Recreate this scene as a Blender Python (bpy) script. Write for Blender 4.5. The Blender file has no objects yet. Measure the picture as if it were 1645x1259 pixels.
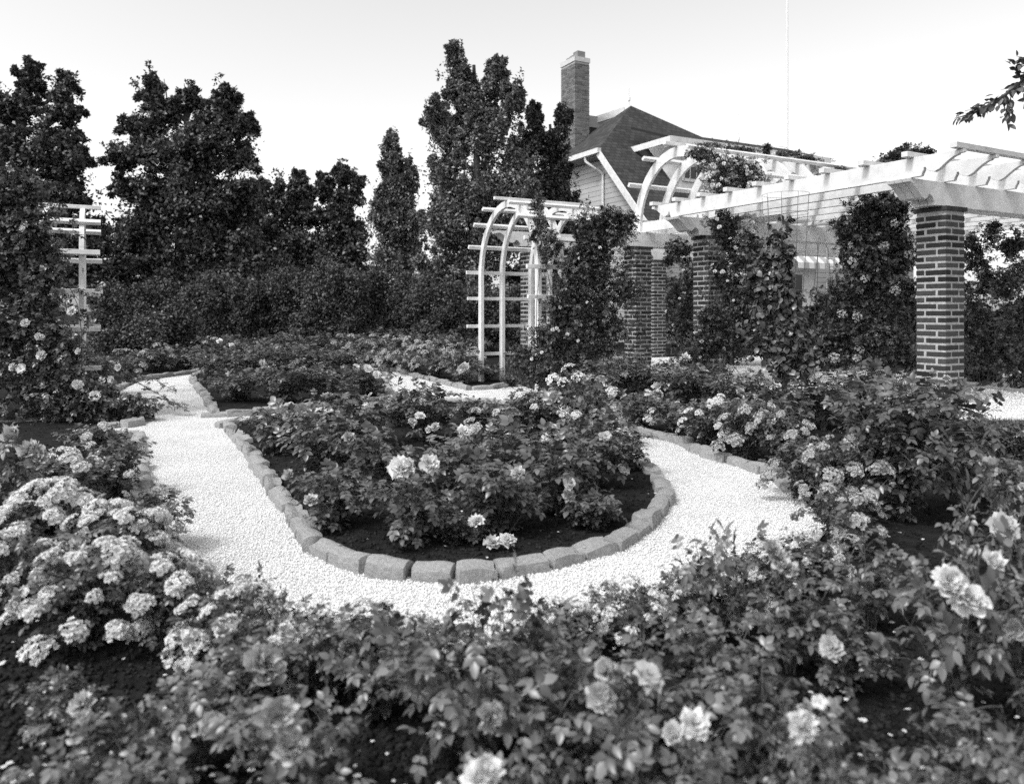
import bpy, bmesh, math, random
import numpy as np
from mathutils import Vector, Matrix

# ------------------------------------------------------------------ camera, sky, sun, exposure
random.seed(7)
rng = np.random.default_rng(11)
F = 1222.0; CX = 822.0; HY = 500.0; EYE = 1.0       # pinhole of the old plate: focal length, centre, horizon
scene = bpy.context.scene
col = scene.collection
cam_d = bpy.data.cameras.new("camera")
cam = bpy.data.objects.new("camera", cam_d)
col.objects.link(cam)
scene.camera = cam
cam.location = (0, 0, EYE)
cam.rotation_euler = (math.radians(90), 0, 0)
cam_d.sensor_width = 36; cam_d.sensor_fit = 'HORIZONTAL'
cam_d.lens = 36 * F / 1645
cam_d.shift_y = -(629.5 - HY) / 1645
cam_d.clip_start = 0.05; cam_d.clip_end = 3000
cam_d.dof.use_dof = True
cam_d.dof.focus_distance = 6.5
cam_d.dof.aperture_fstop = (cam_d.lens / 1000) / 0.0085

SUN_DIR = Vector((-0.72, -0.62, 1.25)).normalized()     # towards the sun
sun_el = math.asin(SUN_DIR.z); sun_az = math.atan2(SUN_DIR.x, SUN_DIR.y)
world = bpy.data.worlds.new("World"); scene.world = world
world.use_nodes = True
wn = world.node_tree.nodes; wl = world.node_tree.links
wn.clear()
w_out = wn.new('ShaderNodeOutputWorld'); w_bg = wn.new('ShaderNodeBackground')
w_sky = wn.new('ShaderNodeTexSky'); w_sky.sky_type = 'NISHITA'
w_sky.sun_disc = False; w_sky.sun_elevation = sun_el; w_sky.sun_rotation = sun_az
w_sky.dust_density = 2.0; w_sky.air_density = 1.3
w_sep = wn.new('ShaderNodeSeparateColor')               # the plate was blue-sensitive: the sky by its blue
wl.new(w_sky.outputs[0], w_sep.inputs[0])
w_m1 = wn.new('ShaderNodeMath'); w_m1.operation = 'MULTIPLY'; w_m1.inputs[1].default_value = 0.62
w_m2 = wn.new('ShaderNodeMath'); w_m2.operation = 'MULTIPLY_ADD'; w_m2.inputs[1].default_value = 0.62
wl.new(w_sep.outputs[0], w_m1.inputs[0]); wl.new(w_sep.outputs[2], w_m2.inputs[0]); wl.new(w_m1.outputs[0], w_m2.inputs[2])
wl.new(w_m2.outputs[0], w_bg.inputs[0]); w_bg.inputs[1].default_value = 0.15
wl.new(w_bg.outputs[0], w_out.inputs[0])
sl = bpy.data.lights.new("sun", 'SUN'); sl.energy = 1.5; sl.angle = math.radians(10)
sl.color = (1, 1, 1)
so = bpy.data.objects.new("sun", sl); col.objects.link(so)
so.rotation_euler = SUN_DIR.to_track_quat('Z', 'Y').to_euler()
scene.view_settings.view_transform = 'Standard'; scene.view_settings.look = 'None'
scene.view_settings.exposure = 0.66; scene.view_settings.gamma = 1
scene.cycles.max_bounces = 6; scene.cycles.transparent_max_bounces = 4
scene.cycles.diffuse_bounces = 3; scene.cycles.glossy_bounces = 2
scene.cycles.use_adaptive_sampling = True; scene.cycles.adaptive_threshold = 0.01
scene.cycles.use_denoising = False

# ------------------------------------------------------------------ helpers
def G(px, py, z=0.0):                 # point of height z seen at a spot of the plate
    D = (EYE - z) * F / (py - HY)
    return Vector(((px - CX) / F * D, D, z))
def W(px, py, D):
    return Vector(((px - CX) / F * D, D, EYE + (HY - py) / F * D))
AV = Vector((-0.476, 0.879, 0)).normalized(); BV = Vector((AV.y, -AV.x, 0))     # the pergola's two directions

def tag(o, label=None, cat=None, group=None, kind=None):
    if label: o['label'] = label
    if cat: o['category'] = cat
    if group: o['group'] = group
    if kind: o['kind'] = kind
    return o
def thing(name, label, cat, loc=(0, 0, 0), rz=0, group=None):
    o = bpy.data.objects.new(name, None); col.objects.link(o)
    o.empty_display_size = 0.1
    o.location = loc; o.rotation_euler = (0, 0, rz)
    return tag(o, label, cat, group)
def link(name, me, mat, parent=None, rel=True):
    """parent is a bare Empty; rel=True: the mesh is in world coordinates"""
    o = bpy.data.objects.new(name, me); col.objects.link(o)
    if mat is not None and not me.materials: me.materials.append(mat)
    if parent is not None:
        o.parent = parent
        if rel:
            M = Matrix.LocRotScale(parent.location, parent.rotation_euler, parent.scale)
            if parent.parent is not None:
                q = parent.parent
                M = Matrix.LocRotScale(q.location, q.rotation_euler, q.scale) @ (parent.matrix_parent_inverse @ M)
            o.matrix_parent_inverse = M.inverted()
    return o

class MB:
    """collects plain polygons"""
    def __init__(s): s.v = []; s.f = []; s.uv = []
    def box(s, c, ax, ay, az):           # centre + three half vectors
        c = Vector(c); n = len(s.v)
        for i in (-1, 1):
            for j in (-1, 1):
                for k in (-1, 1):
                    s.v.append(c + ax * i + ay * j + az * k)
        for q in ((0, 1, 3, 2), (4, 6, 7, 5), (0, 4, 5, 1), (2, 3, 7, 6), (0, 2, 6, 4), (1, 5, 7, 3)):
            s.f.append([n + i for i in q])
    def prism(s, prof, o, u, w, t):      # profile (a, b) -> o + a*u + b*w, extruded by vector t
        n = len(s.v); m = len(prof)
        for (a, b) in prof: s.v.append(o + u * a + w * b)
        for (a, b) in prof: s.v.append(o + u * a + w * b + t)
        s.f.append([n + i for i in range(m)][::-1]); s.f.append([n + m + i for i in range(m)])
        for i in range(m):
            j = (i + 1) % m
            s.f.append([n + i, n + j, n + m + j, n + m + i])
    def tube(s, pts, r, sides=6, r1=None):
        pts = [Vector(p) for p in pts]; n0 = len(s.v); N = len(pts)
        if r1 is None: r1 = r
        for i, p in enumerate(pts):
            d = (pts[min(i + 1, N - 1)] - pts[max(i - 1, 0)]).normalized()
            a = d.cross(Vector((0.13, 0.27, 1))); 
            if a.length < 0.05: a = d.cross(Vector((1, 0, 0)))
            a.normalize(); b = d.cross(a)
            rr = r + (r1 - r) * i / max(1, N - 1)
            for k in range(sides):
                t = 2 * math.pi * k / sides
                s.v.append(p + a * math.cos(t) * rr + b * math.sin(t) * rr)
        for i in range(N - 1):
            for k in range(sides):
                k2 = (k + 1) % sides
                s.f.append([n0 + i * sides + k, n0 + i * sides + k2, n0 + (i + 1) * sides + k2, n0 + (i + 1) * sides + k])
        s.f.append([n0 + k for k in range(sides)][::-1])
        s.f.append([n0 + (N - 1) * sides + k for k in range(sides)])
    def mesh(s, name):
        me = bpy.data.meshes.new(name)
        me.from_pydata([tuple(v) for v in s.v], [], s.f); me.update()
        bm = bmesh.new(); bm.from_mesh(me); bmesh.ops.recalc_face_normals(bm, faces=bm.faces); bm.to_mesh(me); bm.free()
        return me
    def build(s, name, mat, parent=None, bevel=0, rel=True):
        me = s.mesh(name)
        if bevel:
            bm = bmesh.new(); bm.from_mesh(me)
            ed = [e for e in bm.edges if len(e.link_faces) == 2 and e.calc_face_angle(0) > 0.9]
            bmesh.ops.bevel(bm, geom=ed, offset=bevel, segments=1, affect='EDGES')
            bm.to_mesh(me); bm.free()
        return link(name, me, mat, parent, rel)

def fast_mesh(name, V, faces_tpl, n):
    """V: (n,k,3) copies of one template whose faces are faces_tpl"""
    k = V.shape[1]
    me = bpy.data.meshes.new(name)
    loops = np.concatenate([np.array(f) for f in faces_tpl]); tot = np.array([len(f) for f in faces_tpl])
    L = len(loops)
    allloops = (loops[None, :] + (np.arange(n) * k)[:, None]).ravel().astype(np.int32)
    alltot = np.tile(tot, n).astype(np.int32)
    start = np.concatenate([[0], np.cumsum(alltot)[:-1]]).astype(np.int32)
    me.vertices.add(n * k); me.vertices.foreach_set('co', V.reshape(-1).astype(np.float32))
    me.loops.add(n * L); me.loops.foreach_set('vertex_index', allloops)
    me.polygons.add(len(alltot)); me.polygons.foreach_set('loop_start', start); me.polygons.foreach_set('loop_total', alltot)
    me.update(calc_edges=True)
    return me
def unit(a): return a / (np.linalg.norm(a, axis=-1, keepdims=True) + 1e-9)
def spread(name, tpl, P, d, up, size):
    """copies of template (verts, faces) at P, +Y along d, +Z near up"""
    tv, tf = tpl; d = unit(d); s = unit(np.cross(d, up)); nrm = np.cross(s, d)
    size = np.asarray(size).reshape(-1, 1, 1)
    V = (tv[None, :, 0:1] * s[:, None, :] + tv[None, :, 1:2] * d[:, None, :] + tv[None, :, 2:3] * nrm[:, None, :]) * size + P[:, None, :]
    return fast_mesh(name, V, tf, len(P))
def join_tpl(parts):
    vs = []; fs = []; n = 0
    for v, f in parts:
        vs.append(v); fs += [[i + n for i in q] for q in f]; n += len(v)
    return np.concatenate(vs), fs

# ------------------------------------------------------------------ materials (the plate is monochrome: all greys)
def mat(name, base, rough=0.6, spec=0.35, var=0.0, noise=None, bump=0.0, bscale=40, trans=0.0, isl=False):
    m = bpy.data.materials.new(name); m.use_nodes = True
    nt = m.node_tree; n = nt.nodes; l = nt.links
    p = n['Principled BSDF']; p.inputs['Roughness'].default_value = rough
    p.inputs['Specular IOR Level'].default_value = spec
    p.inputs['Base Color'].default_value = (base, base, base, 1)
    val = None
    if isl or noise:
        val = n.new('ShaderNodeValue'); val.outputs[0].default_value = base; out = val.outputs[0]
        if isl:
            g = n.new('ShaderNodeNewGeometry'); mr = n.new('ShaderNodeMapRange')
            mr.inputs[3].default_value = 1 - var; mr.inputs[4].default_value = 1 + var
            l.new(g.outputs['Random Per Island'], mr.inputs[0])
            mu = n.new('ShaderNodeMath'); mu.operation = 'MULTIPLY'
            l.new(out, mu.inputs[0]); l.new(mr.outputs[0], mu.inputs[1]); out = mu.outputs[0]
        if noise:
            sc, amt = noise
            tc = n.new('ShaderNodeTexCoord'); nz = n.new('ShaderNodeTexNoise'); nz.inputs['Scale'].default_value = sc
            nz.inputs['Detail'].default_value = 8; nz.inputs['Roughness'].default_value = 0.65
            l.new(tc.outputs['Object'], nz.inputs['Vector'])
            mr = n.new('ShaderNodeMapRange'); mr.inputs[1].default_value = 0.3; mr.inputs[2].default_value = 0.7
            mr.inputs[3].default_value = 1 - amt; mr.inputs[4].default_value = 1 + amt
            l.new(nz.outputs[0], mr.inputs[0])
            mu = n.new('ShaderNodeMath'); mu.operation = 'MULTIPLY'
            l.new(out, mu.inputs[0]); l.new(mr.outputs[0], mu.inputs[1]); out = mu.outputs[0]
        cb = n.new('ShaderNodeCombineColor')
        for i in range(3): l.new(out, cb.inputs[i])
        l.new(cb.outputs[0], p.inputs['Base Color'])
        csock = cb.outputs[0]
    else: csock = None
    if bump:
        tc = n.new('ShaderNodeTexCoord'); nz = n.new('ShaderNodeTexNoise'); nz.inputs['Scale'].default_value = bscale
        nz.inputs['Detail'].default_value = 6
        l.new(tc.outputs['Object'], nz.inputs['Vector'])
        b = n.new('ShaderNodeBump'); b.inputs['Strength'].default_value = 1.0; b.inputs['Distance'].default_value = bump
        l.new(nz.outputs[0], b.inputs['Height']); l.new(b.outputs[0], p.inputs['Normal'])
    if trans:
        t = n.new('ShaderNodeBsdfTranslucent'); mx = n.new('ShaderNodeMixShader'); mx.inputs[0].default_value = trans
        if csock: l.new(csock, t.inputs[0])
        else: t.inputs[0].default_value = (base, base, base, 1)
        l.new(p.outputs[0], mx.inputs[1]); l.new(t.outputs[0], mx.inputs[2])
        l.new(mx.outputs[0], n['Material Output'].inputs[0])
    return m
M_leaf = mat('rose_leaf', 0.08, 0.34, 0.65, var=0.7, isl=True, trans=0.06)
M_leaf_l = mat('rose_leaf_light', 0.10, 0.36, 0.6, var=0.75, isl=True, trans=0.06)
M_leaf_d = mat('rose_leaf_dark', 0.055, 0.45, 0.45, var=0.7, isl=True, trans=0.05)
M_tree = mat('tree_leaf', 0.095, 0.42, 0.5, var=0.65, isl=True, trans=0.12)
M_poplar = mat('poplar_leaf', 0.16, 0.4, 0.5, var=0.5, isl=True, trans=0.15)
M_hedge = mat('hedge_leaf', 0.08, 0.55, 0.3, var=0.5, isl=True, trans=0.1)
M_cane = mat('cane', 0.10, 0.6, 0.3, noise=(30, 0.3))
M_bark = mat('bark', 0.06, 0.9, 0.1, noise=(12, 0.4), bump=0.02, bscale=20)
M_petal = mat('petal_white', 0.70, 0.6, 0.2, var=0.12, isl=True, trans=0.2)
M_petal_g = mat('petal_pale', 0.45, 0.6, 0.2, var=0.25, isl=True, trans=0.2)
M_white = mat('white_paint', 0.68, 0.55, 0.3, noise=(7, 0.16), bump=0.0012, bscale=25)
M_wall = None
M_brick = mat('brick', 0.042, 0.85, 0.2, var=0.65, isl=True, noise=(45, 0.3), bump=0.004, bscale=70)
M_brick_c = mat('chimney_brick', 0.15, 0.85, 0.2, var=0.4, isl=True, noise=(30, 0.2))
M_mortar = mat('mortar', 0.38, 0.95, 0.1, noise=(25, 0.3), bump=0.004, bscale=60)
M_cap = mat('brick_cap', 0.05, 0.9, 0.1, noise=(25, 0.3), bump=0.004)
M_stone = mat('granite_block', 0.30, 0.9, 0.15, noise=(12, 0.3), bump=0.004, bscale=45)
M_soil = mat('soil', 0.02, 1.0, 0.05, noise=(9, 0.5), bump=0.03, bscale=28)
M_clod = mat('soil_clod', 0.022, 1.0, 0.05, var=0.5, isl=True)
M_peb = mat('crushed_stone', 0.78, 0.85, 0.2, var=0.13, isl=True)
M_wire = mat('dark_wire', 0.12, 0.6, 0.4)
M_pole = mat('grey_mast', 0.78, 0.6, 0.3)
M_dark = mat('window_dark', 0.02, 0.15, 0.5)
M_cap_w = mat('concrete_cap', 0.55, 0.9, 0.1, noise=(8, 0.15))
M_flue = mat('clay_flue', 0.22, 0.9, 0.1, noise=(8, 0.25))
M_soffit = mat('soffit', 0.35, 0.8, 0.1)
M_grass = mat('grass_blade', 0.10, 0.6, 0.3, var=0.4, isl=True, trans=0.2)

def gravel_mat():
    m = bpy.data.materials.new('white_gravel'); m.use_nodes = True
    n = m.node_tree.nodes; l = m.node_tree.links; p = n['Principled BSDF']
    p.inputs['Roughness'].default_value = 0.95; p.inputs['Specular IOR Level'].default_value = 0.1
    tc = n.new('ShaderNodeTexCoord'); v = n.new('ShaderNodeTexVoronoi'); v.inputs['Scale'].default_value = 150
    l.new(tc.outputs['Object'], v.inputs['Vector'])
    nz = n.new('ShaderNodeTexNoise'); nz.inputs['Scale'].default_value = 3; nz.inputs['Detail'].default_value = 8
    l.new(tc.outputs['Object'], nz.inputs['Vector'])
    sp = n.new('ShaderNodeSeparateColor'); l.new(v.outputs['Color'], sp.inputs[0])
    m1 = n.new('ShaderNodeMapRange'); m1.inputs[3].default_value = 0.60; m1.inputs[4].default_value = 0.80
    l.new(sp.outputs[0], m1.inputs[0])
    m2 = n.new('ShaderNodeMapRange'); m2.inputs[1].default_value = 0.3; m2.inputs[2].default_value = 0.7
    m2.inputs[3].default_value = 0.88; m2.inputs[4].default_value = 1.06; l.new(nz.outputs[0], m2.inputs[0])
    mu = n.new('ShaderNodeMath'); mu.operation = 'MULTIPLY'; l.new(m1.outputs[0], mu.inputs[0]); l.new(m2.outputs[0], mu.inputs[1])
    cb = n.new('ShaderNodeCombineColor')
    for i in range(3): l.new(mu.outputs[0], cb.inputs[i])
    l.new(cb.outputs[0], p.inputs['Base Color'])
    b = n.new('ShaderNodeBump'); b.inputs['Distance'].default_value = 0.008; b.invert = True
    l.new(v.outputs['Distance'], b.inputs['Height']); l.new(b.outputs[0], p.inputs['Normal'])
    return m
M_gravel = gravel_mat()
def uvrow_mat(name, base, joint, bw, rh, jw, var, bump, off=0.5):
    """rows of shingles or boards laid out by the mesh's own UV in metres"""
    m = bpy.data.materials.new(name); m.use_nodes = True
    n = m.node_tree.nodes; l = m.node_tree.links; p = n['Principled BSDF']
    p.inputs['Roughness'].default_value = 0.85; p.inputs['Specular IOR Level'].default_value = 0.2
    uv = n.new('ShaderNodeUVMap'); br = n.new('ShaderNodeTexBrick')
    br.inputs['Scale'].default_value = 1; br.inputs['Brick Width'].default_value = bw; br.inputs['Row Height'].default_value = rh
    br.inputs['Mortar Size'].default_value = jw; br.inputs['Mortar Smooth'].default_value = 0.3; br.offset = off
    lo, hi = base * (1 - var), base * (1 + var)
    br.inputs['Color1'].default_value = (lo, lo, lo, 1); br.inputs['Color2'].default_value = (hi, hi, hi, 1)
    br.inputs['Mortar'].default_value = (joint, joint, joint, 1)
    l.new(uv.outputs[0], br.inputs['Vector']); 
    nz = n.new('ShaderNodeTexNoise'); nz.inputs['Scale'].default_value = 1.3; nz.inputs['Detail'].default_value = 8
    l.new(uv.outputs[0], nz.inputs['Vector'])
    mr = n.new('ShaderNodeMapRange'); mr.inputs[3].default_value = 0.75; mr.inputs[4].default_value = 1.25; l.new(nz.outputs[0], mr.inputs[0])
    mx = n.new('ShaderNodeVectorMath'); mx.operation = 'SCALE'; l.new(br.outputs[0], mx.inputs[0]); l.new(mr.outputs[0], mx.inputs['Scale'])
    l.new(mx.outputs[0], p.inputs['Base Color'])
    # each row tips out a little at its lower edge
    sx = n.new('ShaderNodeSeparateXYZ'); l.new(uv.outputs[0], sx.inputs[0])
    dv = n.new('ShaderNodeMath'); dv.operation = 'DIVIDE'; dv.inputs[1].default_value = rh; l.new(sx.outputs[1], dv.inputs[0])
    fr = n.new('ShaderNodeMath'); fr.operation = 'FRACT'; l.new(dv.outputs[0], fr.inputs[0])
    b = n.new('ShaderNodeBump'); b.inputs['Distance'].default_value = bump; l.new(fr.outputs[0], b.inputs['Height'])
    l.new(b.outputs[0], p.inputs['Normal'])
    return m
M_shingle = uvrow_mat('roof_shingle', 0.055, 0.022, 0.22, 0.17, 0.012, 0.3, 0.03)
M_clap = uvrow_mat('clapboard', 0.50, 0.16, 60.0, 0.17, 0.010, 0.03, 0.03)

# ------------------------------------------------------------------ ground
def sheet(name, pts, z, m, kind='structure'):
    me = bpy.data.meshes.new(name); bm = bmesh.new()
    vs = [bm.verts.new((p.x, p.y, z)) for p in pts]; bm.faces.new(vs)
    bmesh.ops.triangulate(bm, faces=bm.faces[:]); bmesh.ops.recalc_face_normals(bm, faces=bm.faces[:])
    if sum(f.normal.z for f in bm.faces) < 0: bmesh.ops.reverse_faces(bm, faces=bm.faces[:])
    bm.to_mesh(me); bm.free()
    return tag(link(name, me, m), kind=kind)
sheet('ground', [Vector((x, y, 0)) for x, y in ((-900, -40), (900, -40), (900, 1600), (-900, 1600))], 0.0, M_soil)
def smooth(pts, n=6, closed=False):
    P = [Vector(p) for p in pts]; out = []; N = len(P)
    for i in range(N if closed else N - 1):
        p0, p1, p2, p3 = (P[(i - 1) % N] if closed or i > 0 else P[0]), P[i], P[(i + 1) % N], (P[(i + 2) % N] if closed or i + 2 < N else P[-1])
        for k in range(n):
            t = k / n
            out.append(0.5 * ((2 * p1) + (p2 - p0) * t + (2 * p0 - 5 * p1 + 4 * p2 - p3) * t * t + (3 * p1 - p0 - 3 * p2 + p3) * t ** 3))
    if not closed: out.append(P[-1])
    return out
def gp(L): return [G(x, y) for x, y in L]
OUT = [(228, 775), (228, 702), (165, 701), (158, 692), (226, 686), (214, 655), (185, 632), (225, 613), (322, 600),
       (430, 585), (520, 580), (575, 585), (640, 600), (690, 613), (750, 628), (800, 626), (832, 618), (870, 632), (930, 655), (985, 680), (1025, 700), (1085, 714), (1130, 735),
       (1180, 750), (1232, 768), (1290, 805), (1330, 850), (1290, 905), (1180, 960), (1000, 1010), (800, 1045), (620, 1045), (450, 1030), (330, 985), (260, 900), (232, 820)]
BED1 = [(365, 687), (385, 712), (405, 737), (440, 792), (470, 835), (500, 880), (535, 903), (580, 920), (640, 930), (715, 934), (790, 930), (855, 920), (910, 907), (965, 890),
        (1020, 864), (1052, 832), (1068, 802), (1050, 772), (1015, 735), (965, 700), (905, 675), (830, 657), (760, 650), (690, 652), (600, 662), (500, 673), (430, 680)]
BED2 = [(346, 671), (330, 640), (310, 609), (335, 597), (430, 591), (540, 589), (590, 599), (615, 620), (628, 640), (600, 645), (540, 651), (450, 663), (390, 669)]
sheet('gravel_path', gp(OUT), 0.008, M_gravel)
sheet('pergola_gravel', gp([(1350, 640), (1548, 676), (1700, 676), (1900, 676), (2300, 630), (1700, 585), (1400, 570), (1150, 572), (1040, 575), (1000, 590), (1100, 610)]), 0.008, M_gravel)
sheet('front_bed_soil', gp(BED1), 0.035, M_soil)
sheet('far_bed_soil', gp(BED2), 0.035, M_soil)
sheet('lawn', gp([(1548, 690), (1700, 684), (2300, 690), (2300, 780), (1600, 760)]), 0.006, mat('lawn_base', 0.05, 0.9, 0.1, noise=(20, 0.4)))

def inside(poly, x, y):
    c = np.zeros(len(x), bool); n = len(poly); j = n - 1
    for i in range(n):
        xi, yi, xj, yj = poly[i].x, poly[i].y, poly[j].x, poly[j].y
        if yi != yj:
            t = ((yi > y) != (yj > y)) & (x < (xj - xi) * (y - yi) / (yj - yi) + xi); c ^= t
        j = i
    return c
def pebble_tpl(k):
    r = np.random.default_rng(k)
    v = np.array([[1, 0, 0], [-1, 0, 0], [0, 1, 0], [0, -1, 0], [0, 0, 1], [0, 0, -1], [.6, .6, .3], [-.6, .6, -.2]], float)
    v = v[:6] * (0.7 + 0.5 * r.random((6, 1)))
    f = [[0, 2, 4], [2, 1, 4], [1, 3, 4], [3, 0, 4], [2, 0, 5], [1, 2, 5], [3, 1, 5], [0, 3, 5]]
    return v, f
def scatter_peb(name, n, yr, xr, poly, holes, z, size, m, label, cat, near=True):
    # denser near the viewer
    u = rng.random(n); Y = 1.0 / (1 / yr[1] + u * (1 / yr[0] - 1 / yr[1])); X = (xr[0] + (xr[1] - xr[0]) * rng.random(n)) * Y
    k = inside(poly, X, Y)
    for h in holes: k &= ~inside(h, X, Y)
    X, Y = X[k], Y[k]; n = len(X)
    P = np.stack([X, Y, np.full(n, z) + rng.random(n) * 0.004 * (size > .004)], 1)
    d = rng.normal(size=(n, 3)); up = rng.normal(size=(n, 3))
    s = size * ((0.5 + rng.random(n) ** 2 * 1.0) if near else (.3 + 2.4 * rng.random(n) ** 4))
    me = spread(name, pebble_tpl(3), P, d, up, s)
    return tag(link(name, me, m), label, cat, kind='stuff')
scatter_peb('crushed_stone', 270000, (2.3, 14), (-0.75, 0.7), gp(OUT), [gp(BED1), gp(BED2)], 0.009, 0.0042, M_peb, 'loose white crushed stone covering the garden paths', 'gravel')
scatter_peb('pergola_stone', 9000, (6.8, 12), (0.25, 0.75), gp([(1350, 640), (1548, 676), (1900, 676), (2300, 630), (1700, 585), (1100, 600)]), [], 0.010, 0.011, M_peb, 'loose white crushed stone on the floor under the pergola', 'gravel')
big = [Vector((-9, 0.4, 0)), Vector((9, 0.4, 0)), Vector((9, 14, 0)), Vector((-9, 14, 0))]
scatter_peb('soil_crumbs', 50000, (1.3, 7), (-0.75, 0.75), big, [gp(OUT)], 0.002, 0.005, M_clod, 'crumbly dark garden soil between the outer rose bushes', 'soil', near=False)
scatter_peb('bed_crumbs', 26000, (2.7, 8), (-0.5, 0.4), gp(BED1), [], 0.036, 0.005, M_clod, 'crumbly dark soil inside the stone edged front bed', 'soil', near=False)
# fallen petals
n = 650; Y = 1.0 / (1 / 8 + rng.random(n) * (1 / 1.4 - 1 / 8)); X = (-0.7 + 1.4 * rng.random(n)) * Y
k = ~inside(gp(OUT), X, Y) | inside(gp(BED1), X, Y); X, Y = X[k], Y[k]; n = len(X)
pt = (np.array([[0, -.6, 0], [.6, -.1, .15], [.4, .6, .2], [-.4, .6, .15], [-.6, 0, .2]], float), [[0, 1, 2, 3, 4]])
me = spread('fallen_petals', pt, np.stack([X, Y, np.full(n, 0.048)], 1), np.concatenate([rng.normal(size=(n, 2)), 0.2 * rng.normal(size=(n, 1))], 1),
            np.tile([0, 0, 1.0], (n, 1)), 0.006 + 0.009 * rng.random(n))
tag(link('fallen_petals', me, M_petal), 'fallen white rose petals scattered over the dark soil', 'petals', kind='stuff')
# grass at right
n = 9000; Y = 1222 / (678 + rng.random(n) * 60 - 500); X = (0.60 + rng.random(n) * 0.2) * Y
gt = (np.array([[-.06, 0, 0], [.06, 0, 0], [.0, 1, .25]], float), [[0, 1, 2]])
dd = np.stack([rng.normal(size=n) * .35, rng.normal(size=n) * .35, np.ones(n)], 1)
me = spread('grass', gt, np.stack([X, Y, np.zeros(n)], 1), dd, rng.normal(size=(n, 3)), 0.03 + 0.05 * rng.random(n))
tag(link('grass', me, M_grass), 'short rough grass beside the pergola gravel', 'grass', kind='stuff')

# ------------------------------------------------------------------ stone edging
def stone_mesh(k):
    r = random.Random(k); bm = bmesh.new(); bmesh.ops.create_cube(bm, size=1)
    bmesh.ops.subdivide_edges(bm, edges=bm.edges[:], cuts=5, use_grid_fill=True)
    ph = [r.random() * 6 for _ in range(6)]
    for v in bm.verts:
        c = v.co
        q = Vector((abs(c.x), abs(c.y), abs(c.z))) * 2
        e = sum(1 for a in q if a > 0.95)
        c *= {0: 1, 1: 1, 2: 0.975, 3: 0.94}[e] if e else 1
        c.x += 0.02 * math.sin(7 * c.y + ph[0]) + r.uniform(-.008, .008)
        c.y += 0.04 * math.sin(5 * c.x + ph[1]) + r.uniform(-.015, .015)
        c.z += 0.02 * math.sin(6 * c.x + ph[2]) + 0.05 * math.sin(5 * c.y + ph[3]) + 0.05 * c.x * math.sin(ph[4]) + r.uniform(-.012, .012)
    bmesh.ops.recalc_face_normals(bm, faces=bm.faces)
    me = bpy.data.meshes.new('kerb_stone'); bm.to_mesh(me); bm.free(); me.materials.append(M_stone)
    return me
STONES = [stone_mesh(k) for k in range(9)]
ORD = 'first second third fourth fifth sixth seventh eighth ninth tenth eleventh twelfth thirteenth fourteenth fifteenth sixteenth seventeenth eighteenth nineteenth twentieth'.split() + ['twenty-' + w for w in 'first second third fourth fifth sixth seventh eighth ninth'.split()] + ['thirtieth'] + ['thirty-' + w for w in 'first second third fourth fifth sixth seventh eighth ninth'.split()]
def kerb(px, label, group, step=0.2, closed=False, w=0.090, h=0.14, zt=0.060, skip=None):
    P = smooth(gp(px), 8, closed)
    if closed: P.append(P[0])
    # resample
    d = [0]
    for a, b in zip(P, P[1:]): d.append(d[-1] + (b - a).length)
    s = 0.0; i = 0; cnt = 0
    while s < d[-1] - 0.05:
        L = step * random.uniform(0.8, 1.25)
        m = s + L / 2
        while i < len(d) - 2 and d[i + 1] < m: i += 1
        t = (m - d[i]) / max(1e-6, d[i + 1] - d[i]); c = P[i].lerp(P[i + 1], min(1, t)); tg = (P[i + 1] - P[i]).normalized()
        s += L
        if skip and skip(c): continue
        o = bpy.data.objects.new('kerb_stone', random.choice(STONES)); col.objects.link(o)
        flip = random.choice((0, math.pi))
        o.location = (c.x + random.uniform(-.009, .009), c.y + random.uniform(-.009, .009), zt - h / 2 + random.uniform(-.014, .010))
        o.rotation_euler = (random.uniform(-.07, .07), random.uniform(-.06, .06), math.atan2(tg.y, tg.x) + flip + random.uniform(-.10, .10))
        o.scale = (L * 0.955, w * random.uniform(.9, 1.12), h * random.uniform(.95, 1.05))
        tag(o, ORD[cnt] + ' ' + label, 'edging stone', group); cnt += 1
g1 = 'granite blocks edging the front bed'
kerb(BED1[:5], 'rough block from the back corner, straight left edge of the front rose bed', g1)
kerb(BED1[4:18], 'rough block from the left, in the rounded near edge of the front rose bed', g1, step=0.185)
kerb(BED1[17:] + BED1[:1], 'block from the right, along the back edge of the front rose bed', g1)
g2 = 'granite blocks edging the far bed'
kerb([BED2[0], BED2[1], BED2[2], BED2[3]], 'block from the near corner, in the left edge of the far rose bed', g2, step=0.24)
kerb(BED2[3:9], 'block from the left, around the back of the far rose bed', g2, step=0.24)
kerb(BED2[8:] + BED2[:1], 'block from the right, far bed edge facing the cross path', g2, step=0.24)
g3 = 'granite blocks edging the outer beds'
kerb([(232, 850), (226, 775), (222, 702)], 'block from the front, flanking the left path beside white cluster roses', g3)
kerb([(222, 700), (190, 702), (160, 704)], 'block from the main path, near side of the left side path', g3)
kerb([(158, 689), (180, 688), (222, 682), (212, 655)], 'block from the left, far side of the left side path', g3)
kerb([(185, 630), (225, 612), (322, 598), (430, 584), (520, 579), (575, 583)], 'block from the left, along the far end of the gravel path', g3, step=0.25)
kerb([(575, 583), (640, 598), (690, 611), (750, 626), (800, 624), (836, 616)], 'block from the left, edging the curve before the white arch', g3, step=0.24)
kerb([(870, 630), (930, 653), (985, 678), (1025, 698), (1085, 712), (1130, 733), (1180, 748), (1236, 768), (1265, 788)], 'block from the back, edging the right hand curve of the path', g3, step=0.2)
kerb([(1500, 618), (1560, 623), (1610, 628), (1700, 640)], 'dark block from the left, behind the nearest brick pillar', 'blocks edging the pergola floor', step=0.3)

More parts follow.
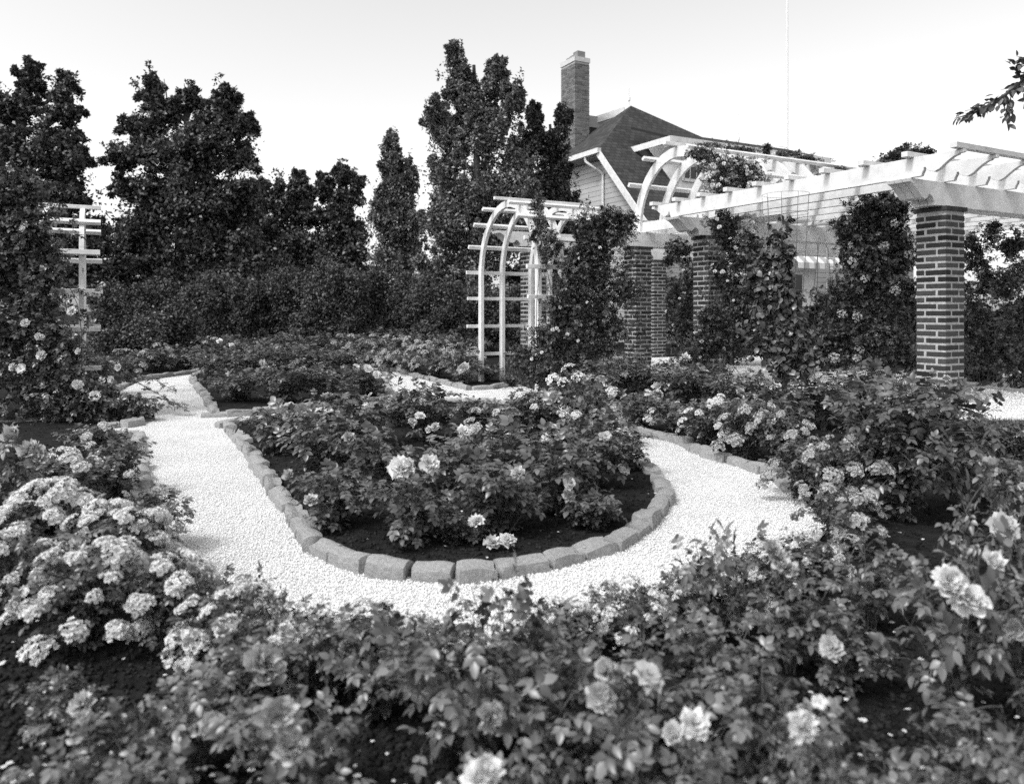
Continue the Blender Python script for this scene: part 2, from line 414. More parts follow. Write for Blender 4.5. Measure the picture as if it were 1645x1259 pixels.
# ------------------------------------------------------------------ leaf, petal and flower templates
def leaflet(L=1.0, Wd=0.62, hi=True, fold=0.18, droop=0.15):
    if hi:
        rows = [(0.0, 0), (0.22, .78), (0.48, 1.0), (0.76, .66), (1.0, 0)]
        v = []; f = []
        v.append((0, 0, 0))
        for t, w in rows[1:-1]:
            z = -droop * t * t
            v += [(-w * Wd / 2, t * L, z + fold * w * Wd / 2), (0, t * L, z), (w * Wd / 2, t * L, z + fold * w * Wd / 2)]
        v.append((0, L, -droop))
        f = [[0, 2, 1], [0, 3, 2]]
        for i in (0, 1):
            a = 1 + 3 * i; f += [[a, a + 1, a + 4, a + 3], [a + 1, a + 2, a + 5, a + 4]]
        a = 7; f += [[a, a + 1, 10], [a + 1, a + 2, 10]]
    else:
        v = [(0, 0, 0), (-Wd / 2, .48 * L, fold * .4), (Wd / 2, .48 * L, fold * .4), (0, L, -droop)]
        f = [[0, 2, 3, 1]]
    return np.array(v, float), f
def tr(t, ang=0, sc=1, off=(0, 0, 0), tilt=0):
    v, f = t; c, s = math.cos(ang), math.sin(ang)
    w = v.copy() * sc
    y = w[:, 1] * math.cos(tilt) - w[:, 2] * math.sin(tilt); z = w[:, 1] * math.sin(tilt) + w[:, 2] * math.cos(tilt); w[:, 1] = y; w[:, 2] = z
    x = w[:, 0] * c - w[:, 1] * s; y = w[:, 0] * s + w[:, 1] * c
    w[:, 0] = x; w[:, 1] = y
    return w + np.array(off), f
def compound(k, hi=True):               # rose leaf: five leaflets, total about 0.11 long
    r = random.Random(k); lf = leaflet(hi=hi, fold=0.25, droop=0.18)
    P = [tr(lf, r.uniform(-.1, .1), .050, (0, .066, -.004), -.15)]
    for s in (-1, 1):
        P.append(tr(lf, s * r.uniform(.85, 1.15), .044, (0, .058, -.002), r.uniform(-.3, .1)))
        P.append(tr(lf, s * r.uniform(.95, 1.3), .037, (0, .027, 0), r.uniform(-.2, .15)))
    if hi:
        P.append((np.array([(-.0012, 0, -.001), (.0012, 0, -.001), (.001, .068, -.004), (-.001, .068, -.004)], float), [[0, 1, 2, 3]]))
    return join_tpl(P)
LEAF_HI = [compound(k, True) for k in range(3)]
LEAF_LO = [compound(k, False) for k in range(3)]
SINGLE = leaflet(Wd=.62, hi=False, fold=.3, droop=.12)
HEART = leaflet(Wd=.85, hi=True, fold=.12, droop=.3)

def petal(open_, r, w, cup=0.5, nu=3, nv=3, curl=0.0):
    v = []; f = []; p1 = random.random() * 6; p2 = random.random() * 6; am = random.uniform(.10, .26); tl = random.uniform(-.45, .45)
    for j in range(nv + 1):
        t = j / nv
        for i in range(nu + 1):
            u = -1 + 2 * i / nu
            ww = w * (0.35 + 0.75 * math.sin(math.pi * (0.08 + 0.62 * t)))
            if j == nv: ww *= 0.8
            rad = r * t; a = open_ * (1 - 0.0) 
            y = rad * math.cos(a) - cup * r * 0.25 * math.sin(math.pi * t) * math.sin(a) + curl * r * t ** 3
            z = rad * math.sin(a) - 0.12 * r * (1 - u * u) * math.sin(math.pi * t * .7) - curl * r * .5 * t ** 4
            rf = am * r * t * t * math.sin(3.2 * u + p1); v.append((u * ww + .3 * rf, y - 0.15 * w * u * u + .8 * rf * math.sin(p2), z + 0.10 * r * u * u + rf + tl * u * w * t))
    for j in range(nv):
        for i in range(nu):
            a = j * (nu + 1) + i; f.append([a, a + 1, a + nu + 2, a + nu + 1])
    return np.array(v, float), f
def rose_tpl(k, whorls, nu=3, nv=3):
    r = random.Random(k); P = []
    for (n_, op, rr, w, cup, curl, zz) in whorls:
        off = r.random() * 6
        for i in range(n_):
            P.append(tr(petal(op + r.uniform(-.15, .15), rr * r.uniform(.88, 1.1), w, cup, nu, nv, curl), off + 2 * math.pi * i / n_ + r.uniform(-.15, .15), 1, (0, 0, zz)))
    return join_tpl(P)
def as_mesh(name, tpl, m, smooth_=True):
    me = bpy.data.meshes.new(name); me.from_pydata([tuple(p) for p in tpl[0]], [], tpl[1]); me.update(); me.materials.append(m)
    if smooth_:
        for p in me.polygons: p.use_smooth = True
    return me
W_BIG = [(7, .15, .50, .22, .4, .06, -.02), (8, .5, .45, .19, .6, .04, .0), (8, .8, .38, .16, .7, .03, .02), (7, 1.1, .31, .13, .8, .03, .04), (6, 1.35, .25, .11, .5, .02, .06)]
W_MID = [(5, .25, .50, .30, .5, 0, 0), (5, .7, .40, .24, .6, 0, .02), (4, 1.15, .28, .18, .5, 0, .04)]
W_SML = [(5, .25, .50, .30, .4, 0, 0), (5, .8, .34, .22, .5, 0, .02)]
W_HALF = [(6, .75, .46, .22, .7, .05, .0), (7, 1.0, .42, .19, .7, .03, .0), (6, 1.25, .38, .15, .6, 0, .02)]
W_OPEN = [(6, .0, .50, .28, .2, .10, -.02), (6, .25, .42, .24, .3, .06, .0), (9, .9, .16, .06, .3, 0, .02)]
ROSES = {m.name: [as_mesh('blossom', rose_tpl(k, w_), m) for k, w_ in enumerate((W_BIG, W_HALF, W_BIG, W_OPEN, W_BIG))] for m in (M_petal, M_petal_g)}
ROSES_LO = {m.name: [as_mesh('blossom', rose_tpl(k, W_MID, 2, 2), m) for k in range(3)] for m in (M_petal, M_petal_g)}
def cluster_tpl(k, n_, hi):
    r = random.Random(k); P = []; base = rose_tpl(k, W_SML if hi else [(5, .35, .5, .32, .4, 0, 0), (3, 1.1, .3, .2, .4, 0, .02)], 2 if hi else 1, 2 if hi else 1)
    for i in range(n_):
        # dome directions
        ph = i * 2.39996; ct = 1 - 0.62 * (i + .5) / n_; st = math.sqrt(1 - ct * ct)
        d = Vector((st * math.cos(ph), st * math.sin(ph), ct)); q = Vector((0, 0, 1)).rotation_difference((d + Vector((r.uniform(-.3, .3), r.uniform(-.3, .3), 0))).normalized())
        R = np.array(q.to_matrix()); s = 0.30 * r.uniform(.75, 1.15)
        v = base[0] * s @ R.T + np.array(d) * 0.42 * r.uniform(.85, 1.12) * np.array([1, 1, .75])
        P.append((v, base[1]))
    return join_tpl(P)
CLUST = {m.name: [as_mesh('flower_cluster', cluster_tpl(k, 15, True), m) for k in range(4)] for m in (M_petal, M_petal_g)}
CLUST_LO = {m.name: [as_mesh('flower_cluster', cluster_tpl(k, 11, False), m) for k in range(4)] for m in (M_petal, M_petal_g)}

# ------------------------------------------------------------------ rose bush prototypes (unit: height 1, width 1 in their scale)
def bez(p0, p1, p2, t):
    return p0 * (1 - t) ** 2 + p1 * 2 * t * (1 - t) + p2 * t * t
def bush_proto(seed, H, Wd, canes, nleaf, lsize, tpl, shoots=4, bare=0.12, m=M_leaf, cane_r=0.005):
    """returns (foliage mesh, cane mesh, tips) at real size"""
    r = np.random.default_rng(seed); mb = MB(); seg = []; tips = []
    for c in range(canes):
        az = 2 * math.pi * (c + r.uniform(-.4, .4)) / canes; rr = Wd / 2 * r.uniform(.25, 1.0); top = H * (1.0 - 0.38 * (rr / (Wd / 2)) ** 2) * r.uniform(.82, 1.03)
        p0 = np.array([r.uniform(-.03, .03), r.uniform(-.03, .03), 0.0]); p2 = np.array([rr * math.cos(az), rr * math.sin(az), top])
        p1 = np.array([p2[0] * .45, p2[1] * .45, top * .62])
        pts = [bez(p0, p1, p2, t) for t in np.linspace(0, 1, 8)]
        mb.tube(pts, cane_r, 5, cane_r * .4); tips.append(p2)
        seg.append((pts, bare))
        for s in range(shoots):
            t = r.uniform(.3, .92); q0 = bez(p0, p1, p2, t); a2 = r.uniform(0, 6.28); L = Wd * r.uniform(.18, .34)
            out = np.array([math.cos(a2), math.sin(a2), r.uniform(-.1, .8)])
            q2 = q0 + out * L; 
            q2[2] = min(max(q2[2], 0.04 * H), H * 1.02)
            rad = math.hypot(q2[0], q2[1]); lim = Wd / 2 * 1.05
            if rad > lim: q2[:2] *= lim / rad
            q1 = (q0 + q2) / 2 + np.array([0, 0, .03])
            pts = [bez(q0, q1, q2, u) for u in np.linspace(0, 1, 5)]
            mb.tube(pts, cane_r * .5, 4, cane_r * .25); seg.append((pts, 0.0))
            if r.random() < .5: tips.append(q2)
    # leaves along all segments
    lens = np.array([sum(np.linalg.norm(b - a) for a, b in zip(p, p[1:])) * (1 - bb) for p, bb in seg]); cnt = np.maximum(3, (nleaf * lens / lens.sum()).round().astype(int))
    P = []; Dv = []; U = []
    for (pts, bb), k in zip(seg, cnt):
        A = np.array(pts); ax = unit(A[-1] - A[0]); ph = r.random() * 6
        for i in range(k):
            t = bb + (1 - bb) * (i + r.random()) / k; x = t * (len(A) - 1); j = min(int(x), len(A) - 2); p = A[j] + (A[j + 1] - A[j]) * (x - j)
            ph += 2.4; s1 = unit(np.cross(ax, [0.2, .1, 1.0])); s2 = np.cross(ax, s1)
            d = s1 * math.cos(ph) + s2 * math.sin(ph) + ax * .45 + np.array([p[0] * 1.2 / Wd, p[1] * 1.2 / Wd, r.uniform(-.35, .15)])
            P.append(p); Dv.append(d); U.append([r.uniform(-.35, .35) + p[0] / Wd * .8, r.uniform(-.35, .35) + p[1] / Wd * .8, 1.0])
    P = np.array(P); Dv = np.array(Dv); U = np.array(U); k = np.arange(len(P)) % 3; ms = []
    size = lsize * (0.5 + 0.8 * r.random(len(P)))
    # one mesh from the three leaf shapes
    me_all = bpy.data.meshes.new('foliage'); bm = None
    Vs = []; Fs = []; off = 0; loops = []; tots = []
    for q in range(3):
        s_ = k == q; tv, tf = tpl[q]; d = unit(Dv[s_]); sd = unit(np.cross(d, U[s_])); nr = np.cross(sd, d); z = size[s_].reshape(-1, 1, 1)
        V = (tv[None, :, 0:1] * sd[:, None] + tv[None, :, 1:2] * d[:, None] + tv[None, :, 2:3] * nr[:, None]) * z + P[s_][:, None]
        n_ = V.shape[0]; kk = V.shape[1]; lp = np.concatenate([np.array(f) for f in tf]); tt = np.array([len(f) for f in tf])
        loops.append((lp[None] + (np.arange(n_) * kk)[:, None] + off).ravel()); tots.append(np.tile(tt, n_)); Vs.append(V.reshape(-1, 3)); off += n_ * kk
    V = np.concatenate(Vs); V[:, 2] = np.maximum(V[:, 2], 0.012); loops = np.concatenate(loops).astype(np.int32); tots = np.concatenate(tots).astype(np.int32)
    me = me_all; me.vertices.add(len(V)); me.vertices.foreach_set('co', V.ravel().astype(np.float32)); me.loops.add(len(loops)); me.loops.foreach_set('vertex_index', loops)
    me.polygons.add(len(tots)); me.polygons.foreach_set('loop_start', np.concatenate([[0], np.cumsum(tots)[:-1]]).astype(np.int32)); me.polygons.foreach_set('loop_total', tots); me.update(calc_edges=True)
    me.materials.append(m); cm = mb.mesh('cane'); cm.materials.append(M_cane)
    return dict(fol=me, cane=cm, tips=[Vector(t) for t in tips], H=H, W=Wd)
PR = {
    'tea': [bush_proto(s, .55, .60, 11, 330, 1.0, LEAF_HI, 4, m=M_leaf) for s in (1, 2, 3)],
    'teasparse': [bush_proto(s, .60, .60, 8, 170, 1.05, LEAF_HI, 3, .25, m=M_leaf_l) for s in (4, 5)],
    'near': [bush_proto(s, .60, .65, 10, 170, 1.15, LEAF_HI, 4, .1, m=M_leaf_l) for s in (6, 7, 8)],
    'dense': [bush_proto(s, .75, .9, 20, 1000, .9, LEAF_HI, 5, .05, m=M_leaf) for s in (9, 10)],
    'poly': [bush_proto(s, .42, .50, 16, 620, .6, LEAF_HI, 4, .05, m=M_leaf) for s in (11, 12, 13)],
    'far': [bush_proto(s, .60, .70, 16, 620, .85, LEAF_LO, 4, .03, m=M_leaf_l) for s in (14, 15, 16)],
    'farpoly': [bush_proto(s, .50, .70, 18, 700, .75, LEAF_LO, 4, .03, m=M_leaf_l) for s in (17, 18)],
}
def look_rot(d, spin):
    q = Vector((0, 0, 1)).rotation_difference(d.normalized())
    return (q.to_matrix() @ Matrix.Rotation(spin, 3, 'Z')).to_euler()
def bush(px, base, top, width, kind, label, nb=0, flower='rose', fm=None, fs=0.08, group=None, at=None, seed=None, name='rose_bush', side=None):
    """a bush standing at the spot seen at (px, base); at = list of plate positions of its most visible blossoms"""
    r = random.Random(seed if seed is not None else int(px * 7 + base * 13))
    g = G(px, base); D = g.y; h = (base - top) / F * D; w = width / F * D
    p = r.choice(PR[kind]); rz = r.uniform(0, 6.28); fm = fm or M_petal
    t = thing(name, label, 'rose bush', g, 0, group)
    sx, sz = w / p['W'], h / p['H']
    for nm in ('fol', 'cane'):
        o = bpy.data.objects.new('foliage' if nm == 'fol' else 'cane', p[nm]); col.objects.link(o); o.parent = t
        o.scale = (sx, sx, sz); o.rotation_euler = (0, 0, rz)
    hi = D < 7.5; lib = (ROSES if hi else ROSES_LO) if flower == 'rose' else (CLUST if hi else CLUST_LO); R = Matrix.Rotation(rz, 3, 'Z')
    nm = 'blossom' if flower == 'rose' else 'flower_cluster'
    for (bx, by) in (at or []):
        dd = D - w * .5; b = W(bx, by, dd) - g
        o = bpy.data.objects.new(nm, r.choice(lib[fm.name])); col.objects.link(o); o.parent = t; o.location = b
        o.scale = (fs * r.uniform(.8, 1.2), fs * r.uniform(.8, 1.2), fs * r.uniform(.8, 1.3)); o.rotation_euler = look_rot(Vector((r.uniform(-1, 1), -1.0, r.uniform(.2, 2.2))), r.uniform(0, 6))
    tips = list(p['tips']); r.shuffle(tips)
    for i in range(nb):
        if flower == 'rose':
            c = tips[i % len(tips)]; c = R @ Vector((c.x * sx, c.y * sx, c.z * sz)); c.z += r.uniform(0, .03)
        else:
            a = r.uniform(0, 6.28); e = math.asin(r.uniform(.12, .98)); c = Vector((math.cos(a) * math.cos(e) * w * .5, math.sin(a) * math.cos(e) * w * .5, h * (.12 + .9 * math.sin(e)))) * (r.uniform(.95, 1.08) if hi else r.uniform(1.05, 1.2))
        dirv = Vector((c.x * 1.6 / w, c.y * 1.6 / w, .7 + r.random() * .5)) + Vector((r.uniform(-.4, .4), r.uniform(-.4, .4), 0))
        o = bpy.data.objects.new(nm, r.choice(lib[fm.name])); col.objects.link(o); o.parent = t; o.location = c
        s = fs * r.uniform(.55, 1.3); o.scale = (s * r.uniform(.85, 1.15), s, s * r.uniform(.7, 1.1)); o.rotation_euler = look_rot(dirv, r.uniform(0, 6))
    return t

# ------------------------------------------------------------------ the rose bushes
PG = M_petal_g
# front bed
gA = 'rose bushes of the front bed'
bush(452, 735, 640, 130, 'tea', 'rose bush with pale double blooms at the back left corner of the front bed', 3, fm=PG, at=[(462, 668), (440, 650), (470, 690)], fs=.07, group=gA)
bush(515, 790, 660, 150, 'tea', 'flowerless bush along the left kerb of the front bed', 0, group=gA)
bush(560, 725, 625, 130, 'tea', 'leafy bush at the back of the front bed, left of the bare soil', 2, fm=PG, group=gA)
bush(535, 855, 750, 140, 'tea', 'low rose bush by the kerb corner with two pale blooms on its left side', 0, fm=PG, at=[(468, 766), (499, 804)], fs=.07, group=gA)
bush(600, 800, 690, 140, 'tea', 'bush in the left middle of the front bed with soft pale blooms', 2, fm=PG, at=[(560, 705)], group=gA)
bush(662, 882, 760, 150, 'tea', 'rose bush holding the two big pure white blooms', 0, at=[(643, 752), (688, 747), (662, 750)], fs=.09, group=gA)
bush(680, 715, 615, 120, 'tea', 'rose bush with small white blooms beside the bare soil of the front bed', 2, at=[(662, 678), (690, 690), (674, 668), (698, 686)], fs=.07, group=gA)
bush(735, 790, 690, 130, 'teasparse', 'thin bush in the middle of the front bed', 1, fs=.06, group=gA)
bush(800, 872, 730, 165, 'tea', 'broad bush at the near centre of the front bed with low white blooms', 0, at=[(765, 838), (815, 868), (790, 872), (830, 762)], fs=.07, group=gA)
bush(795, 760, 660, 130, 'teasparse', 'bush with scattered pale clusters in the back middle of the front bed', 7, 'cluster', PG, .09, group=gA)
bush(900, 840, 690, 180, 'tea', 'tall bush with two pale globe blooms one above the other', 1, fm=PG, at=[(916, 778), (912, 797)], fs=.07, group=gA)
bush(950, 795, 655, 140, 'tea', 'tall bush near the right kerb of the front bed, round pale blooms near its top', 2, fm=PG, at=[(881, 688), (948, 731), (930, 733), (972, 700)], fs=.07, group=gA)
bush(1000, 765, 685, 95, 'tea', 'bush leaning over the right end of the front bed', 0, group=gA)
bush(860, 715, 625, 140, 'poly', 'bush full of small white clusters at the back right of the front bed', 14, 'cluster', M_petal, .10, group=gA)
bush(945, 715, 610, 130, 'poly', 'white clustered bush behind the tall bush, near the right curve', 12, 'cluster', M_petal, .10, group=gA)
bush(765, 690, 640, 90, 'poly', 'small pale clustered bush at the back edge of the front bed', 7, 'cluster', PG, .09, group=gA)
bush(635, 690, 625, 80, 'far', 'small bush at the very back of the front bed beside the cross path', 1, group=gA)
bush(955, 862, 785, 110, 'tea', 'low leafy bush filling the right front of the front bed', 0, group=gA)
bush(735, 885, 815, 100, 'tea', 'low bush against the middle of the rounded kerb', 0, group=gA)
# far bed
gB = 'rose bushes of the far bed'
for (x, b, t_, w, nb, lb, at) in (
    (385, 648, 588, 110, 0, 'leafy bush at the near left corner of the far bed', []), (455, 652, 580, 115, 0, 'leafy bush at the near edge of the far bed, above its kerb', []),
    (525, 648, 580, 115, 0, 'bush in the near middle of the far bed', []), (590, 640, 578, 90, 0, 'bush at the right end of the far bed with a few white blooms on top', [(571, 591), (590, 592), (604, 603)]),
    (350, 618, 560, 90, 1, 'bush at the far left corner of the far bed', []), (420, 615, 553, 105, 1, 'bush at the back of the far bed with one white bloom', [(421, 583)]),
    (490, 612, 553, 105, 1, 'bush at the back middle of the far bed', []), (555, 608, 556, 95, 1, 'bush at the back right of the far bed', []),
    (395, 600, 545, 80, 2, 'taller bush peeping over the back left of the far bed', [(372, 556), (352, 548)]), (460, 598, 548, 90, 1, 'taller bush peeping over the back of the far bed', [])):
    bush(x, b, t_, w, 'far', lb, nb, at=at, fs=.10, group=gB)
# border beyond the far path
gC = 'low roses of the border beyond the far path'
q = 0
for (x, b, t_, w, n_, side) in ((205, 607, 566, 70, 4, 0), (250, 602, 560, 70, 5, 0), (295, 597, 556, 75, 5, 0), (340, 590, 545, 70, 3, 0), (555, 582, 543, 70, 8, 1), (590, 588, 546, 75, 12, 1), (630, 596, 550, 75, 16, 1), (665, 602, 553, 75, 18, 1), (700, 608, 555, 75, 14, 1), (740, 616, 560, 75, 5, 1)):
    lb = ['low pale flowered rose bush beyond the left end of the far path', 'low rose bush with pale clusters between the far bed and white arch'][side]; q += 1; lb = ORD[q - 1] + ' ' + lb
    bush(x, b, t_, w, 'farpoly', lb, n_ * 2, 'cluster', PG, .13, group=gC + (' left' if side == 0 else ' right'))
for (x, b, t_, w) in ((230, 587, 545, 90), (300, 585, 540, 90), (370, 583, 538, 90), (440, 582, 536, 90), (510, 580, 535, 90), (580, 580, 530, 90), (650, 583, 528, 90), (715, 588, 530, 80), (760, 590, 535, 60)):
    q += 1; bush(x, b, t_, w, 'far', ORD[q - 11] + ' rose bush from the left in the back row before the dark hedge', 2, 'rose', PG, .07, group='back row of roses before the hedge')
bush(742, 622, 590, 46, 'far', 'leafy plant with one large pale bloom left of the arch foot', 0, fm=PG, at=[(744, 591)], fs=.16)
bush(785, 612, 585, 50, 'far', 'dark leafy plant growing between the legs of the white arch', 0)
bush(822, 622, 600, 40, 'far', 'small dark plant at the right foot of the white arch', 0)
# right side beds
gD = 'cluster roses along the right hand curve'
bush(925, 655, 600, 90, 'poly', 'rose bush with bright white clusters at the foot of the tall climbing rose', 14, 'cluster', M_petal, .13, group=gD)
bush(1035, 692, 630, 95, 'poly', 'low bush with small bright white clusters where the right kerb begins', 10, 'cluster', M_petal, .09, group=gD)
bush(1085, 705, 640, 90, 'poly', 'dark low bush with few white clusters behind the right kerb', 5, 'cluster', M_petal, .08, group=gD)
bush(1140, 722, 640, 110, 'poly', 'dense bush covered in pale clusters behind the middle of the right kerb', 20, 'cluster', M_petal, .085, group=gD)
bush(1200, 740, 640, 110, 'poly', 'bush with big flat pale clusters behind the last kerb blocks', 18, 'cluster', PG, .10, group=gD)
bush(1255, 752, 655, 110, 'poly', 'bush with pale clusters above the end of the right kerb', 12, 'cluster', PG, .09, group=gD)
bush(1292, 805, 702, 125, 'poly', 'big round bush crowned with pale clusters where the kerb vanishes', 24, 'cluster', PG, .085, group=gD)
bush(1345, 830, 705, 120, 'poly', 'cluster rose just left of the big flowerless shrub', 20, 'cluster', PG, .085, at=[(1418, 757), (1412, 752), (1424, 754)], group=gD)
bush(1350, 880, 785, 130, 'poly', 'low spreading cluster rose at the right tip of the gravel', 18, 'cluster', PG, .07, group=gD)
gE = 'taller roses between the right kerb and the pergola'
bush(915, 630, 570, 90, 'far', 'dark bush under the climbing rose right of the arch', 1, group=gE)
bush(985, 648, 570, 120, 'far', 'leafy grey bush right of the white clustered one, before the leftmost pillar', 2, fs=.07, group=gE)
bush(1050, 652, 572, 120, 'far', 'leafy bush in front of the gap between the brick pillars', 2, at=[(1100, 575)], fs=.1, group=gE)
bush(1115, 662, 578, 120, 'far', 'leafy bush with two pale blooms before the second pillar', 1, fm=PG, at=[(1158, 614), (1205, 596)], fs=.09, group=gE)
bush(1180, 680, 590, 120, 'far', 'leafy bush left of the heart leaved vine post', 1, fm=PG, at=[(1189, 631)], fs=.09, group=gE)
bush(1240, 700, 610, 120, 'tea', 'shaded bush under the heart leaved vine', 0, group=gE)
bush(1320, 690, 600, 120, 'tea', 'leafy bush right of the vine post with pale clusters above', 5, 'cluster', PG, .1, group=gE)
bush(1390, 680, 590, 130, 'tea', 'leafy bush between the vine and the nearest pillar', 2, 'cluster', PG, .1, group=gE)
bush(1450, 835, 600, 270, 'dense', 'very large flowerless rose shrub in front of the nearest brick pillar', 0)
bush(1545, 815, 650, 130, 'tea', 'leafy shoulder bush at the right side of the very large shrub', 0)
bush(1512, 700, 602, 90, 'teasparse', 'tall thin rose with one dusky bloom against the pillar foot', 0, fm=PG, at=[(1520, 608)], fs=.07)
bush(1610, 735, 690, 80, 'tea', 'low leafy plant at the right edge below the pergola gravel', 0)
bush(1645, 740, 680, 60, 'tea', 'low leafy plant cut by the right edge beside the grass', 1)
bush(1600, 800, 735, 120, 'tea', 'low plant between the grass and the tall canes at the right', 0)
# left border
gF = 'white cluster roses of the left border'
bush(150, 745, 680, 110, 'poly', 'small cluster rose behind the corner of the left kerb', 10, 'cluster', M_petal, .08, group=gF)
bush(185, 800, 705, 120, 'poly', 'cluster rose against the left kerb with bright white heads', 10, 'cluster', M_petal, .08, group=gF)
bush(100, 830, 735, 170, 'poly', 'cluster rose behind the dense white ones at the left', 14, 'cluster', M_petal, .09, group=gF)
bush(235, 890, 790, 150, 'poly', 'leafy cluster rose leaning over the gravel at the left', 14, 'cluster', PG, .07, group=gF)
bush(80, 930, 790, 190, 'poly', 'dense mound of big white flower heads at the left edge', 60, 'cluster', M_petal, .084, group=gF)
bush(180, 950, 820, 190, 'poly', 'dense mound of pale flower heads right of the edge mound', 56, 'cluster', M_petal, .078, group=gF)
bush(20, 860, 700, 110, 'near', 'leafy rose with a broad pale bloom at the left edge', 0, fm=PG, at=[(25, 705), (60, 735), (48, 725)], fs=.11)
bush(140, 1040, 880, 210, 'poly', 'nearest mound of white flower heads in the left border', 54, 'cluster', M_petal, .072, group=gF)
bush(20, 1000, 850, 120, 'poly', 'white flower mound cut by the left edge of view', 16, 'cluster', M_petal, .08, group=gF)
bush(270, 1040, 900, 170, 'poly', 'cluster rose with white heads at the near left corner of the gravel', 34, 'cluster', M_petal, .07, group=gF)
bush(370, 1080, 945, 190, 'poly', 'low cluster rose at the bottom left of the gravel', 40, 'cluster', M_petal, .065, group=gF)
bush(150, 636, 560, 90, 'far', 'leafy bush behind the foot of the left white arch', 2)
bush(60, 640, 560, 110, 'far', 'bush behind the left arch, deep in the climbing rose', 0)
bush(190, 1330, 1120, 200, 'near', 'blurred leafy rose at the edge of the dark soil, lower left', 0)
bush(60, 1400, 1215, 160, 'near', 'blurred sprig of leaves in the bottom left corner soil', 0)
bush(90, 1190, 1085, 120, 'tea', 'low leafy rose on the dark soil below the white flower mounds', 0, fm=PG, at=[(132, 1132)], fs=.05)
# small-flowered edging roses along the near side of the path
gG = 'small flowered roses along the near gravel edge'
for (x, b, t_, w, n_, lb) in ((480, 1085, 985, 170, 34, 'small flowered rose at the near gravel edge, first from the left'), (590, 1085, 985, 160, 30, 'small flowered rose at the near gravel edge, second from the left'),
                     (700, 1080, 995, 150, 20, 'small flowered rose at the near gravel edge, below the middle of the front bed'), (900, 1060, 975, 150, 8, 'small flowered rose at the near gravel edge, right of the tall canes'),
                     (1010, 1040, 950, 160, 22, 'small flowered rose at the near gravel edge, left of the leafy shoot'), (1110, 1020, 920, 150, 24, 'small flowered rose at the near gravel edge, under the leafy shoot'),
                     (1200, 985, 880, 150, 26, 'small flowered rose at the near gravel edge, right of the leafy shoot'), (1290, 945, 865, 140, 24, 'small flowered rose at the near gravel edge, last on the right')):
    bush(x, b, t_, w, 'poly', lb, n_, 'cluster', M_petal, .055, group=gG)
# foreground
bush(1145, 1060, 845, 150, 'teasparse', 'single leafy shoot rising over the gravel at the right', 0)
bush(420, 1090, 915, 90, 'teasparse', 'thin shoot standing before the lower left gravel', 0)
bush(320, 1250, 1075, 190, 'near', 'foreground rose with round leaves at the lower left', 0, fm=PG, at=[(340, 1163)], fs=.055)
bush(455, 1320, 1090, 220, 'near', 'foreground rose with a pale full bloom left of the bare soil', 0, fm=PG, at=[(467, 1205), (445, 1150)], fs=.07)
bush(395, 1160, 1020, 190, 'tea', 'foreground rose behind the lower left blooms', 1, fm=PG)
bush(620, 1150, 985, 190, 'near', 'foreground rose whose broad leaves overlap the gravel, left of centre', 0)
bush(520, 1130, 1010, 120, 'tea', 'foreground rose left of the bare dark soil', 0)
bush(760, 1240, 975, 260, 'near', 'foreground rose with hanging leaves at the centre bottom', 0)
bush(810, 1190, 905, 190, 'teasparse', 'tall thin canes crossing the gravel in the centre foreground', 0, fm=PG, at=[(1245, 905)] * 0)
bush(900, 1270, 1040, 240, 'near', 'foreground rose with two soft pale blooms right of centre', 0, at=[(965, 1120), (975, 1080), (1040, 1083), (785, 1150)], fs=.055, fm=PG)
bush(1010, 1200, 1000, 220, 'near', 'leafy foreground rose right of the pale blooms', 0)
bush(1050, 1330, 1100, 280, 'near', 'lowest foreground rose with blurred white blooms at the bottom', 0, at=[(1115, 1165), (1285, 1165), (1080, 1180)], fs=.055)
bush(780, 1420, 1225, 200, 'near', 'white bloom on a low rose cut by the bottom edge', 0, at=[(780, 1243), (765, 1250)], fs=.055)
bush(1150, 1180, 985, 200, 'tea', 'dense dark foreground rose below the leafy shoot', 0)
bush(1230, 1280, 1060, 220, 'near', 'foreground rose with small leaves left of the dark gap', 0)
bush(1270, 1080, 890, 170, 'teasparse', 'rose with faded drooping blooms beside the gravel tip', 0, fm=PG, at=[(1250, 900), (1240, 885), (1265, 915)], fs=.06)
bush(1350, 1110, 985, 150, 'tea', 'rose with one faded open bloom in the lower right', 0, fm=PG, at=[(1335, 1040)], fs=.055)
bush(1400, 1010, 850, 150, 'teasparse', 'thin rose standing over the dark soil on the right', 0)
bush(1540, 1150, 880, 210, 'near', 'rose with a big shaggy pale bloom pair on the right', 0, at=[(1525, 935), (1555, 965), (1530, 950), (1592, 907)], fs=.075, fm=M_petal)
bush(1590, 1010, 740, 130, 'teasparse', 'tall caned rose at the right edge with a dusky bloom', 1, fm=PG, at=[(1612, 848)], fs=.08)
bush(1640, 900, 730, 120, 'near', 'leafy rose cut by the right edge with small pale flowers', 3, fm=PG, fs=.05)
bush(1640, 1150, 900, 170, 'near', 'rose at the right edge with a pale bloom beside its leaves', 0, at=[(1630, 1010)], fs=.07, fm=PG)
bush(1590, 1330, 1110, 230, 'near', 'nearest rose in the lower right corner', 0)
bush(1420, 1380, 1200, 220, 'near', 'foreground rose at the bottom, right of the single bud stalk', 0)
bush(1300, 1420, 1150, 120, 'teasparse', 'thin stalk with a small bud in the lower right', 0, at=[(1317, 1127)], fs=.022)
bush(200, 1420, 1240, 220, 'near', 'blurred leaves at the bottom left corner', 0)
bush(430, 1420, 1230, 240, 'near', 'blurred leaves under the pale full bloom at the bottom', 0)
